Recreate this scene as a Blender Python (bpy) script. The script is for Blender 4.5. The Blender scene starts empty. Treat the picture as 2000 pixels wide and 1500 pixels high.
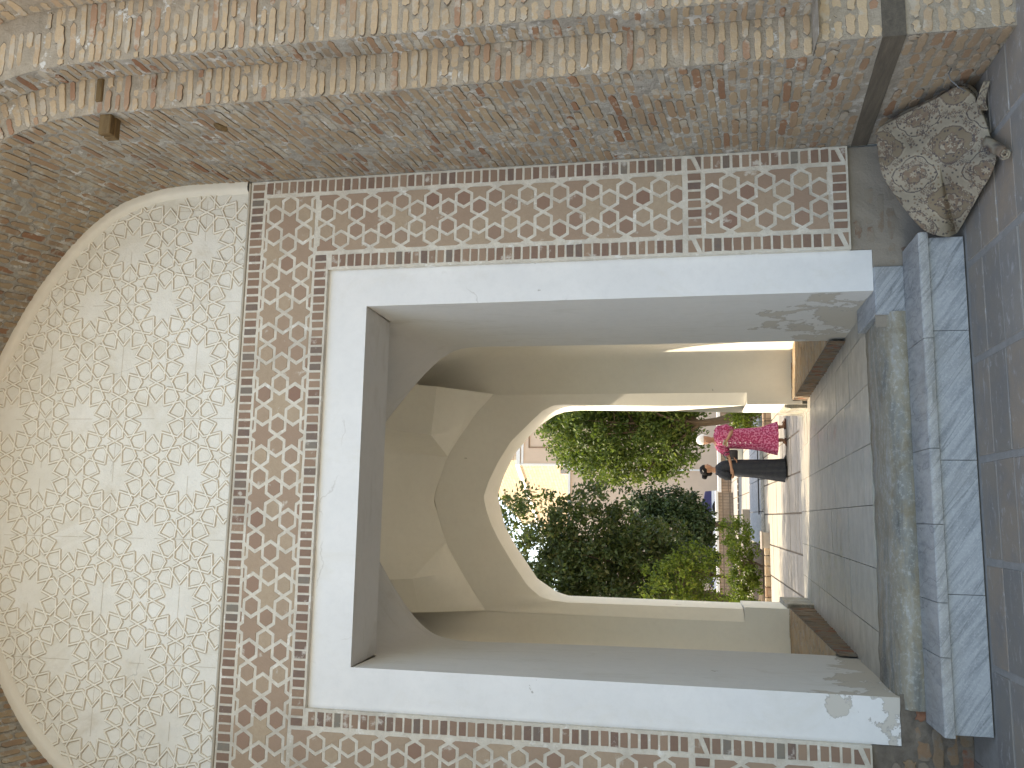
import bpy, bmesh, math, random
import numpy as np
from mathutils import Vector, Matrix

# ------------------------------------------------------------------ camera, world, sun, exposure
scene = bpy.context.scene
COL = scene.collection
cam_d = bpy.data.cameras.new("camera")
cam = bpy.data.objects.new("camera", cam_d); COL.objects.link(cam)
cam_d.sensor_fit = 'HORIZONTAL'; cam_d.sensor_width = 36.0; cam_d.lens = 36.0 * 1690.0 / 2000.0
cam_d.clip_start = 0.05; cam_d.clip_end = 800.0
RW = np.array([[0.98866403, 0.0180497, 0.14905587], [-0.14969817, 0.19500912, 0.96931001], [-0.0115715, -0.98063533, 0.1955005]])
# the phone was held upright but the picture is stored lying on its side: image right = downwards in the place
cx_ = RW @ np.array([0, 1, 0]); cy_ = RW @ np.array([1, 0, 0]); cz_ = -(RW @ np.array([0, 0, 1]))
cam.matrix_world = Matrix([[cx_[0], cy_[0], cz_[0], 0.0], [cx_[1], cy_[1], cz_[1], 0.0], [cx_[2], cy_[2], cz_[2], 1.6], [0, 0, 0, 1]])
scene.camera = cam

SUN_DIR = Vector((-0.80, 0.40, 0.80)).normalized()          # towards the sun
SUN_EL = math.asin(SUN_DIR.z); SUN_ROT = math.atan2(SUN_DIR.x, SUN_DIR.y)
world = bpy.data.worlds.new("World"); scene.world = world; world.use_nodes = True
wn = world.node_tree.nodes; wl = world.node_tree.links
bg = wn["Background"]; sky = wn.new("ShaderNodeTexSky"); sky.sky_type = 'NISHITA'; sky.sun_disc = False
sky.sun_elevation = SUN_EL; sky.sun_rotation = SUN_ROT; sky.air_density = 1.0; sky.dust_density = 1.6
wl.new(sky.outputs[0], bg.inputs[0]); bg.inputs[1].default_value = 0.15
sun_d = bpy.data.lights.new("sun", 'SUN'); sun_d.energy = 2.1; sun_d.angle = math.radians(0.55); sun_d.color = (1.0, 0.95, 0.86)
sun = bpy.data.objects.new("sun", sun_d); COL.objects.link(sun)
sun.rotation_euler = (-SUN_DIR).to_track_quat('-Z', 'Y').to_euler(); sun.location = (-20, 25, 25)
scene.view_settings.view_transform = 'Standard'; scene.view_settings.look = 'None'
scene.view_settings.exposure = 2.06; scene.view_settings.gamma = 1.0
scene.view_settings.use_white_balance = True; scene.view_settings.white_balance_temperature = 8200; scene.view_settings.white_balance_tint = 10
scene.cycles.max_bounces = 8; scene.cycles.diffuse_bounces = 6; scene.cycles.use_denoising = True

# ------------------------------------------------------------------ helpers
PI = math.pi
def empty(name, loc, label=None, cat=None, group=None, kind=None):
    o = bpy.data.objects.new(name, None); COL.objects.link(o); o.location = loc; o.empty_display_size = 0.2
    tag(o, label, cat, group, kind); return o
def tag(o, label=None, cat=None, group=None, kind=None):
    if label: o['label'] = label
    if cat: o['category'] = cat
    if group: o['group'] = group
    if kind: o['kind'] = kind
    return o

class MB:
    """collects vertices and faces; each face has a material slot and a random number"""
    def __init__(s): s.v = []; s.f = []; s.m = []; s.r = []; s.n = 0; s.uv = None
    def verts(s, arr):
        a = np.asarray(arr, float).reshape(-1, 3); i = s.n; s.v.append(a); s.n += len(a); return i
    def face(s, idx, m=0, r=0.5): s.f.append(tuple(int(i) for i in idx)); s.m.append(m); s.r.append(r)
    def poly(s, pts, m=0, r=0.5):
        i = s.verts(pts); s.face(range(i, i + len(pts)), m, r)
    def box(s, x0, x1, y0, y1, z0, z1, m=0, r=0.5, bev=0.0, M=None):
        if bev <= 0:
            p = [(x0,y0,z0),(x1,y0,z0),(x1,y1,z0),(x0,y1,z0),(x0,y0,z1),(x1,y0,z1),(x1,y1,z1),(x0,y1,z1)]
            if M is not None: p = [M @ Vector(q) for q in p]
            i = s.verts(p)
            for f in ((0,3,2,1),(4,5,6,7),(0,1,5,4),(1,2,6,5),(2,3,7,6),(3,0,4,7)): s.face([i+k for k in f], m, r)
            return
        b = bev; c = []
        for sx, X in ((0,(x0,x1)),):
            pass
        # chamfered box: 24 corner points
        idx = {}
        P = []
        for ix, x in enumerate((x0, x1)):
            for iy, y in enumerate((y0, y1)):
                for iz, z in enumerate((z0, z1)):
                    dx = b if ix == 0 else -b; dy = b if iy == 0 else -b; dz = b if iz == 0 else -b
                    idx[(ix,iy,iz,'x')] = len(P); P.append((x, y+dy, z+dz))
                    idx[(ix,iy,iz,'y')] = len(P); P.append((x+dx, y, z+dz))
                    idx[(ix,iy,iz,'z')] = len(P); P.append((x+dx, y+dy, z))
        if M is not None: P = [M @ Vector(q) for q in P]
        i0 = s.verts(P); g = lambda *k: i0 + idx[k]
        for a in (0, 1):
            s.face([g(a,0,0,'x'), g(a,1,0,'x'), g(a,1,1,'x'), g(a,0,1,'x')][::(1 if a else -1)], m, r)
            s.face([g(0,a,0,'y'), g(1,a,0,'y'), g(1,a,1,'y'), g(0,a,1,'y')][::(-1 if a else 1)], m, r)
            s.face([g(0,0,a,'z'), g(1,0,a,'z'), g(1,1,a,'z'), g(0,1,a,'z')][::(1 if a else -1)], m, r)
            for c_ in (0, 1):
                s.face([g(a,c_,0,'x'), g(a,c_,1,'x'), g(a,c_,1,'y'), g(a,c_,0,'y')][::(1 if a ^ c_ else -1)], m, r)
                s.face([g(a,0,c_,'x'), g(a,1,c_,'x'), g(a,1,c_,'z'), g(a,0,c_,'z')][::(-1 if a ^ c_ else 1)], m, r)
                s.face([g(0,a,c_,'y'), g(1,a,c_,'y'), g(1,a,c_,'z'), g(0,a,c_,'z')][::(1 if a ^ c_ else -1)], m, r)
        for ix in (0, 1):
            for iy in (0, 1):
                for iz in (0, 1):
                    s.face([g(ix,iy,iz,'x'), g(ix,iy,iz,'y'), g(ix,iy,iz,'z')][::(1 if (ix+iy+iz) % 2 else -1)], m, r)
    def grid(s, P, m=0, r=0.5, flip=False, closed_u=False):
        """P: array (nu, nv, 3)"""
        P = np.asarray(P, float); nu, nv = P.shape[:2]; i = s.verts(P.reshape(-1, 3))
        for a in range(nu if closed_u else nu - 1):
            a2 = (a + 1) % nu
            for b in range(nv - 1):
                q = (i+a*nv+b, i+a2*nv+b, i+a2*nv+b+1, i+a*nv+b+1)
                s.face(q[::-1] if flip else q, m, r)
    def tube(s, pts, rad, k=8, m=0, r=0.5, cap=True):
        pts = [Vector(p) for p in pts]
        if not hasattr(rad, '__len__'): rad = [rad] * len(pts)
        rings = []; up = Vector((0.13, 0.2, 1)).normalized()
        for i, p in enumerate(pts):
            d = (pts[min(i+1, len(pts)-1)] - pts[max(i-1, 0)]).normalized()
            a = d.cross(up)
            if a.length < 1e-3: a = d.cross(Vector((1, 0, 0)))
            a.normalize(); b = d.cross(a).normalized()
            rings.append([p + (a*math.cos(2*PI*j/k) + b*math.sin(2*PI*j/k))*rad[i] for j in range(k)])
        i0 = s.verts([q for g in rings for q in g])
        for i in range(len(pts)-1):
            for j in range(k):
                s.face((i0+i*k+j, i0+i*k+(j+1) % k, i0+(i+1)*k+(j+1) % k, i0+(i+1)*k+j), m, r)
        if cap:
            s.face([i0+j for j in range(k)][::-1], m, r); s.face([i0+(len(pts)-1)*k+j for j in range(k)], m, r)
    def build(s, name, mats, parent=None, smooth=False, world_coords=True, angle=None):
        me = bpy.data.meshes.new(name)
        V = np.concatenate(s.v) if s.v else np.zeros((0, 3))
        lens = np.array([len(f) for f in s.f], dtype=np.int32)
        flat = np.fromiter((i for f in s.f for i in f), dtype=np.int32, count=int(lens.sum()))
        me.vertices.add(len(V)); me.vertices.foreach_set('co', V.astype(np.float32).ravel())
        me.loops.add(len(flat)); me.loops.foreach_set('vertex_index', flat)
        me.polygons.add(len(lens)); st = np.concatenate(([0], np.cumsum(lens)[:-1])).astype(np.int32)
        me.polygons.foreach_set('loop_start', st); me.polygons.foreach_set('loop_total', lens)
        me.polygons.foreach_set('material_index', np.array(s.m, dtype=np.int32))
        me.update(calc_edges=True); me.validate()
        at = me.attributes.new('rnd', 'FLOAT', 'FACE'); rr = np.array(s.r, dtype=np.float32)
        if len(rr) == len(me.polygons): at.data.foreach_set('value', rr)
        if s.uv is not None:
            uv = me.uv_layers.new(name='UVMap'); U = np.concatenate(s.uv)[flat]; uv.data.foreach_set('uv', U.astype(np.float32).ravel())
        me.polygons.foreach_set('use_smooth', np.full(len(me.polygons), bool(smooth)))
        for mt in (mats if isinstance(mats, (list, tuple)) else [mats]): me.materials.append(mt)
        if angle is not None and smooth:
            try: me.set_sharp_from_angle(angle=math.radians(angle))
            except Exception: pass
        o = bpy.data.objects.new(name, me); COL.objects.link(o)
        if parent is not None:
            o.parent = parent
            if world_coords: o.matrix_parent_inverse = chain_inv(parent)
        return o
def chain_inv(p):
    t = Vector((0, 0, 0)); q = p
    M = Matrix.Identity(4)
    while q is not None:
        M = (Matrix.Translation(q.location) @ q.rotation_euler.to_matrix().to_4x4()) @ M if q.parent is None else q.matrix_parent_inverse @ M
        q = q.parent
    return M.inverted()

def noise3(p, sc=1.0, seed=0):
    p = np.asarray(p, float) * sc; rs = np.random.RandomState(seed); out = 0
    for k in range(5):
        d = rs.normal(size=3); d /= np.linalg.norm(d); f = rs.uniform(.7, 2.4)
        out = out + np.sin((p @ d) * f * 2.2 + rs.uniform(0, 6.28) + 1.3*np.sin((p @ np.roll(d, 1)) * f * 1.7 + rs.uniform(0, 6.28)))
    return out / 5.0
def catmull(P, n):
    P = np.asarray(P, float); Q = np.vstack([2*P[0]-P[1], P, 2*P[-1]-P[-2]]); out = []
    for i in range(1, len(Q)-2):
        for t in np.linspace(0, 1, n, endpoint=False):
            a, b, c, d = Q[i-1], Q[i], Q[i+1], Q[i+2]
            out.append(.5*((2*b)+(-a+c)*t+(2*a-5*b+4*c-d)*t*t+(-a+3*b-3*c+d)*t**3))
    out.append(P[-1]); return np.array(out)
def resample(P, n):
    P = np.asarray(P, float); L = np.concatenate(([0], np.cumsum(np.linalg.norm(np.diff(P, axis=0), axis=1))))
    t = np.linspace(0, L[-1], n); return np.stack([np.interp(t, L, P[:, k]) for k in range(P.shape[1])], 1)

# ------------------------------------------------------------------ materials
def m_flat_(name, c):
    k = NT(name, .95, .05); k.color(c); M[name] = k.mat
class NT:
    def __init__(s, name, rough=0.9, spec=0.3):
        s.mat = bpy.data.materials.new(name); s.mat.use_nodes = True; s.t = s.mat.node_tree; s.N = s.t.nodes; s.L = s.t.links
        s.b = s.N['Principled BSDF']; s.b.inputs['Roughness'].default_value = rough
        s.b.inputs['Specular IOR Level'].default_value = spec; s.co = None
    def new(s, ty, **kw):
        n = s.N.new('ShaderNode' + ty)
        for k, v in kw.items(): setattr(n, k, v)
        return n
    def obj(s):
        if s.co is None: s.co = s.new('TexCoord')
        return s.co.outputs['Object']
    def mapped(s, scale=(1,1,1), rot=(0,0,0), src=None):
        m = s.new('Mapping'); m.inputs['Scale'].default_value = scale; m.inputs['Rotation'].default_value = rot
        s.L.new(src if src is not None else s.obj(), m.inputs['Vector']); return m.outputs[0]
    def noise(s, scale=5, detail=5, rough=.6, dist=0, vec=None):
        n = s.new('TexNoise'); n.inputs['Scale'].default_value = scale; n.inputs['Detail'].default_value = detail
        n.inputs['Roughness'].default_value = rough; n.inputs['Distortion'].default_value = dist
        s.L.new(vec if vec is not None else s.obj(), n.inputs['Vector']); return n.outputs['Fac']
    def voro(s, scale=5, feature='F1', vec=None, out='Distance', rnd=1.0):
        n = s.new('TexVoronoi', feature=feature); n.inputs['Scale'].default_value = scale; n.inputs['Randomness'].default_value = rnd
        s.L.new(vec if vec is not None else s.obj(), n.inputs['Vector']); return n.outputs[out]
    def ramp(s, fac, stops, interp='LINEAR'):
        n = s.new('ValToRGB'); n.color_ramp.interpolation = interp; e = n.color_ramp.elements
        while len(e) < len(stops): e.new(0.5)
        for el, (p, c) in zip(e, stops):
            el.position = p; el.color = (c, c, c, 1) if not hasattr(c, '__len__') else (*c, 1)
        s.L.new(fac, n.inputs[0]); return n.outputs[0]
    def attr(s, name='rnd'):
        n = s.new('Attribute'); n.attribute_name = name; return n.outputs['Fac']
    def mix(s, f, a, b, mode='MIX'):
        n = s.new('Mix', data_type='RGBA', blend_type=mode)
        for sock, v in ((n.inputs[0], f), (n.inputs[6], a), (n.inputs[7], b)):
            if hasattr(v, 'links'): s.L.new(v, sock)
            elif hasattr(v, '__len__'): sock.default_value = (*v, 1) if len(v) == 3 else v
            else: sock.default_value = v
        return n.outputs[2]
    def math(s, op, a, b=0.0, c=0.0, clamp=False):
        n = s.new('Math', operation=op); n.use_clamp = clamp
        for sock, v in zip(n.inputs, (a, b, c)):
            if hasattr(v, 'links'): s.L.new(v, sock)
            else: sock.default_value = v
        return n.outputs[0]
    def sep(s, vec=None):
        n = s.new('SeparateXYZ'); s.L.new(vec if vec is not None else s.obj(), n.inputs[0]); return n.outputs
    def color(s, c):
        if hasattr(c, 'links'): s.L.new(c, s.b.inputs['Base Color'])
        else: s.b.inputs['Base Color'].default_value = (*c, 1)
    def roughness(s, c): s.L.new(c, s.b.inputs['Roughness'])
    def bump(s, h, strength=.3, dist=.01):
        n = s.new('Bump'); n.inputs['Strength'].default_value = strength; n.inputs['Distance'].default_value = dist
        s.L.new(h, n.inputs['Height']); s.L.new(n.outputs[0], s.b.inputs['Normal'])
M = {}
def damp(k, c, top, col, f):
    z = k.sep()[2]; w = k.math('MULTIPLY', k.math('SUBTRACT', k.math('ADD', top, k.math('MULTIPLY', k.noise(1.7, 5, .65), 1.6)), z), .9, clamp=True)
    return k.mix(k.math('MULTIPLY', w, f), c, col)
def m_brick(name, stops, mortar, smear=.56, dirt=.25, bumpy=.5, low=None):
    k = NT(name, .93, .15)
    c = k.ramp(k.attr(), stops)
    n1 = k.noise(9, 6, .65); n2 = k.noise(38, 5, .7); n3 = k.noise(3.1, 4, .6)
    c = k.mix(k.ramp(n2, [(.35, 0), (.7, .35)]), c, (.30, .21, .145))
    c = k.mix(k.ramp(n1, [(smear-.03, 0), (smear+.05, .85)]), c, mortar)
    c = k.mix(k.ramp(n3, [(.5, 0), (.75, dirt)]), c, (.13, .115, .10))
    if low: c = damp(k, c, *low)
    k.color(c); k.bump(k.math('ADD', n2, k.noise(120, 3, .6)), bumpy, .006); M[name] = k.mat
def m_mortar(name, base, dark, white, thr=.62, bumpy=.7, low=None):
    k = NT(name, .95, .12)
    n1 = k.noise(14, 7, .7); n2 = k.noise(55, 6, .75); n3 = k.noise(2.2, 4, .6)
    c = k.mix(k.ramp(n1, [(.35, 0), (.65, 1)]), base, dark)
    c = k.mix(k.ramp(k.noise(7.5, 6, .75), [(thr, 0), (thr+.05, .9)]), c, white)
    c = k.mix(k.ramp(n3, [(.5, 0), (.72, .3)]), c, (.20, .175, .15))
    if low: c = damp(k, c, *low)
    k.color(c); k.bump(k.math('ADD', n1, n2), bumpy, .012); M[name] = k.mat
m_brick('brick_tan', [(0, (.42,.315,.205)), (.5, (.485,.365,.24)), (.85, (.40,.28,.18)), (.96, (.35,.21,.135)), (1, (.29,.155,.095))], (.42,.365,.295), .54, .35, .5, (-.3, (.26,.195,.135), .5))
m_mortar('mortar_front', (.42,.355,.28), (.31,.26,.20), (.64,.62,.58), .6, 1.0, (-.3, (.27,.215,.16), .5))
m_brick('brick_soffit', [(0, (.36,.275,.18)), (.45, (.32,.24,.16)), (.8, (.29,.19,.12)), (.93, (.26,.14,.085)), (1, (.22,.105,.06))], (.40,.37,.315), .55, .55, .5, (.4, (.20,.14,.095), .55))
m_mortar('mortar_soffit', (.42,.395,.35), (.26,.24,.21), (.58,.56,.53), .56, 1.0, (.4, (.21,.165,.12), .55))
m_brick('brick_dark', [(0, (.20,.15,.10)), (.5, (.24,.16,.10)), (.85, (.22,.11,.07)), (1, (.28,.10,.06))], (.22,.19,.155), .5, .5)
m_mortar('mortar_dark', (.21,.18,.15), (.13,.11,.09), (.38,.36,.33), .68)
m_brick('tile_clay', [(0, (.44,.35,.255)), (.35, (.40,.305,.225)), (.65, (.36,.26,.195)), (.88, (.31,.205,.155)), (1, (.26,.155,.12))], (.62,.58,.51), .66, .12, .25)
m_brick('border_clay', [(0, (.34,.24,.175)), (.4, (.27,.18,.135)), (.75, (.22,.14,.11)), (.92, (.17,.125,.11)), (1, (.22,.21,.18))], (.60,.56,.50), .63, .15, .3)
m_brick('brick_base', [(0, (.27,.22,.17)), (.6, (.235,.185,.14)), (1, (.21,.14,.105))], (.27,.235,.19), .47, .4, .3)
m_mortar('strap_plaster', (.70,.66,.58), (.58,.53,.45), (.78,.76,.71), .58, .6)

def m_plaster(name, base, alt, peel=None, peel_z=1.2, crack=0.0, bumpy=.12, streak=None):
    k = NT(name, .85, .25)
    c = k.mix(k.ramp(k.noise(1.6, 5, .6), [(.35, 0), (.7, 1)]), base, alt)
    c = k.mix(k.ramp(k.noise(14, 6, .7), [(.45, 0), (.8, .35)]), c, tuple(x*.86 for x in base))
    if streak:
        v = k.mapped((1.2, 2.2, .7), (0, .5, 0))
        c = k.mix(k.ramp(k.noise(2.4, 6, .7, .8, v), [(.54, 0), (.74, .55)]), c, streak)
    h = k.noise(60, 4, .7)
    if peel:
        z = k.sep()[2]
        zz = k.math('MULTIPLY', k.math('SUBTRACT', peel_z, z), .30, clamp=True)
        pn = k.math('ADD', k.noise(1.9, 8, .62, .4), zz)
        msk = k.ramp(pn, [(.705, 0), (.712, 1)]); edge = k.ramp(pn, [(.699, 0), (.7045, 1), (.706, 1), (.714, 0)])
        c = k.mix(msk, c, peel); c = k.mix(k.math('MULTIPLY', edge, .75), c, (.25,.22,.19))
        h = k.math('SUBTRACT', k.math('MULTIPLY', h, .35), msk)
    if crack:
        nv = k.new('TexNoise'); nv.inputs['Scale'].default_value = 3.0; nv.inputs['Detail'].default_value = 6; k.L.new(k.obj(), nv.inputs[0]); cr = k.voro(1.1, 'DISTANCE_TO_EDGE', k.mix(.22, k.mapped((1, 1, .6)), nv.outputs['Color']))
        n2 = k.ramp(k.noise(2.3, 3, .6), [(.5, 0), (.56, 1)])
        cm = k.math('MULTIPLY', k.ramp(cr, [(0, crack), (.0035, 0)]), n2)
        c = k.mix(cm, c, (.35,.32,.28))
    k.color(c); k.bump(h, bumpy, .006); M[name] = k.mat
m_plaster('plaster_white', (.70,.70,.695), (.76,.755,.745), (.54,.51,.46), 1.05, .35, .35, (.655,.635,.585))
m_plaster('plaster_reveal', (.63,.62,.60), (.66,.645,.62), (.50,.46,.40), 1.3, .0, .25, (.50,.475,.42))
m_plaster('plaster_cream', (.82,.80,.735), (.79,.765,.70), (.62,.59,.52), .6, 0, .15)
m_plaster('plaster_relief', (.66,.63,.56), (.75,.735,.69), None, 0, .5, .6, (.50,.43,.32))
m_plaster('plaster_rim', (.70,.66,.58), (.66,.61,.53), None, 0, 0, .3)
m_plaster('plaster_base', (.29,.25,.205), (.23,.20,.165), None, 0, .4, .6)
m_plaster('relief_groove', (.42,.355,.27), (.50,.43,.34)); m_plaster('relief_ridge', (.80,.77,.70), (.76,.73,.65), bumpy=.2)
m_flat_('crevice', (.17,.14,.11))
m_plaster('ledge_strip', (.47,.43,.36), (.40,.36,.30), bumpy=.6)

def m_marble(name, base, vein, dirty, sc=1.0, rough=.45):
    k = NT(name, rough, .45)
    v = k.mapped((1, 1, 1), (0, math.radians(38), 0))
    w = k.new('TexWave', wave_type='BANDS', bands_direction='X'); w.inputs['Scale'].default_value = .85*sc; w.inputs['Distortion'].default_value = 2.6
    w.inputs['Detail'].default_value = 5; w.inputs['Detail Scale'].default_value = 1.6; w.inputs['Detail Roughness'].default_value = .7; k.L.new(v, w.inputs[0])
    st = k.noise(4.5, 7, .72, .5, k.mapped((.7, 1, 6.5), (0, 0, 0), k.mapped((1, 1, 1), (0, math.radians(-36), 0))))
    c = k.mix(k.ramp(st, [(.42, 0), (.64, .85)]), base, vein)
    v2 = k.noise(2.2, 3, .5, .25, k.mapped((.25, 1, 5.0), (0, 0, 0), k.mapped((1, 1, 1), (0, math.radians(-36), 0)))); c = k.mix(k.ramp(k.math('ABSOLUTE', k.math('SUBTRACT', v2, .56)), [(.0, .6), (.006, .35), (.016, 0)]), c, tuple(x*.6 for x in vein))
    c = k.mix(k.ramp(k.noise(2.7, 6, .7), [(.5, 0), (.75, .6)]), c, dirty)
    c = k.mix(k.ramp(k.noise(90, 3, .7), [(.5, 0), (.8, .25)]), c, (.75,.77,.8))
    k.color(c); k.bump(k.noise(70, 4, .6), .12, .003); M[name] = k.mat
m_marble('marble_blue', (.33,.35,.37), (.165,.185,.205), (.27,.275,.27))
m_marble('marble_tread', (.34,.345,.34), (.185,.195,.20), (.30,.275,.235), .7, .55)
def m_old_stone():
    k = NT('old_stone', .62, .4)
    n1 = k.noise(2.3, 6, .65, .6, k.mapped((.7, 2.6, 2.6))); n2 = k.noise(34, 6, .75); n3 = k.noise(7, 5, .7)
    c = k.ramp(n1, [(.3, (.10,.105,.10)), (.42, (.20,.20,.18)), (.52, (.27,.24,.18)), (.62, (.30,.305,.29)), (.75, (.14,.15,.155))])
    c = k.mix(k.ramp(n2, [(.52, 0), (.62, .5)]), c, (.42,.43,.41)); c = k.mix(k.ramp(n3, [(.5, 0), (.66, .7)]), c, (.19,.155,.10))
    k.color(c); k.bump(k.math('ADD', n2, n3), .55, .012); M['old_stone'] = k.mat
m_old_stone()
def m_slab(name, a, b, rough, spec=.5):
    k = NT(name, rough, spec)
    c = k.mix(k.attr(), a, b); c = k.mix(k.ramp(k.noise(3.0, 7, .7, .3, k.mapped((.5, 2.5, 1))), [(.38, 0), (.68, .75)]), c, tuple(x*.70 for x in a))
    c = k.mix(k.ramp(k.noise(26, 6, .75), [(.5, 0), (.75, .45)]), c, tuple(min(1, x*1.35) for x in a)); c = k.mix(k.ramp(k.noise(1.2, 5, .65), [(.45, 0), (.65, .5)]), c, tuple(x*.8 for x in (a[0], a[1]*.97, a[2]*.9)))
    k.color(c); k.bump(k.noise(24, 5, .7), .2, .005)
    k.roughness(k.ramp(k.noise(6, 5, .6), [(.3, rough-.1), (.7, rough+.18)])); M[name] = k.mat
m_slab('passage_slab', (.37,.35,.30), (.425,.40,.35), .38)
m_slab('yard_slab_shaded', (.25,.235,.215), (.30,.28,.255), .75, .3)  # colour lowered so the near courtyard paving looks shaded
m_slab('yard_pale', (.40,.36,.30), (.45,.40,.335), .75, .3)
def m_paver():
    k = NT('paver_brick', .68, .4)
    c = k.ramp(k.attr(), [(0, (.18,.165,.145)), (.35, (.22,.19,.155)), (.6, (.265,.205,.15)), (.85, (.24,.20,.16)), (1, (.19,.19,.18))])
    c = k.mix(k.ramp(k.noise(3.4, 6, .65), [(.42, 0), (.68, .75)]), c, (.15,.15,.15))
    c = k.mix(k.ramp(k.noise(9, 7, .75, .8, k.mapped((1, 2.2, 1))), [(.56, 0), (.66, .8)]), c, (.34,.34,.33))
    c = k.mix(k.ramp(k.noise(70, 4, .7), [(.5, 0), (.8, .4)]), c, (.22,.20,.19))
    k.color(c); k.bump(k.noise(30, 6, .7), .35, .006); M['paver_brick'] = k.mat
m_paver()
m_mortar('grout', (.28,.272,.255), (.23,.222,.205), (.35,.34,.32), .66, .3)
def m_wood(name, a, b, ax=(1, 14, 14)):
    k = NT(name, .85, .2); n = k.noise(3, 7, .7, .4, k.mapped(ax)); n2 = k.noise(20, 5, .6, 0, k.mapped(ax))
    c = k.mix(k.ramp(n, [(.3, 0), (.7, 1)]), a, b); c = k.mix(k.ramp(n2, [(.5, 0), (.7, .5)]), c, tuple(x*.55 for x in a))
    k.color(c); k.bump(n2, .6, .006); M[name] = k.mat
m_wood('timber_grey', (.135,.115,.09), (.075,.062,.05), (12, 1.2, 14)); m_wood('timber_brown', (.20,.13,.06), (.10,.062,.03), (2, 14, 10)); m_wood('bark', (.16,.115,.08), (.09,.065,.045), (9, 9, 1.5))
def m_flat(name, c, rough=.7, spec=.3, var=.15, sc=8):
    k = NT(name, rough, spec); k.color(k.mix(k.ramp(k.noise(sc, 4, .6), [(.3, 0), (.7, 1)]), c, tuple(x*(1-var) for x in c))); M[name] = k.mat
def m_leaf(name, a, b, c3, trans=.35):
    k = NT(name, .5, .35); c = k.ramp(k.attr(), [(0, a), (.55, b), (1, c3)]); k.color(c)
    t = k.new('BsdfTranslucent'); k.L.new(k.mix(.5, c, (.20,.30,.03), 'ADD'), t.inputs[0])
    mx = k.new('MixShader'); mx.inputs[0].default_value = trans; out = k.N['Material Output']
    k.L.new(k.b.outputs[0], mx.inputs[1]); k.L.new(t.outputs[0], mx.inputs[2]); k.L.new(mx.outputs[0], out.inputs[0]); M[name] = k.mat
m_leaf('leaf_dark', (.03,.045,.015), (.05,.075,.02), (.10,.10,.03), .2)
m_leaf('leaf_mid', (.03,.055,.01), (.065,.105,.016), (.17,.20,.045), .25)
m_leaf('leaf_bright', (.06,.10,.012), (.12,.17,.022), (.21,.23,.04), .32)
m_leaf('leaf_conifer', (.018,.035,.012), (.03,.055,.018), (.045,.075,.022), .12)
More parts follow.
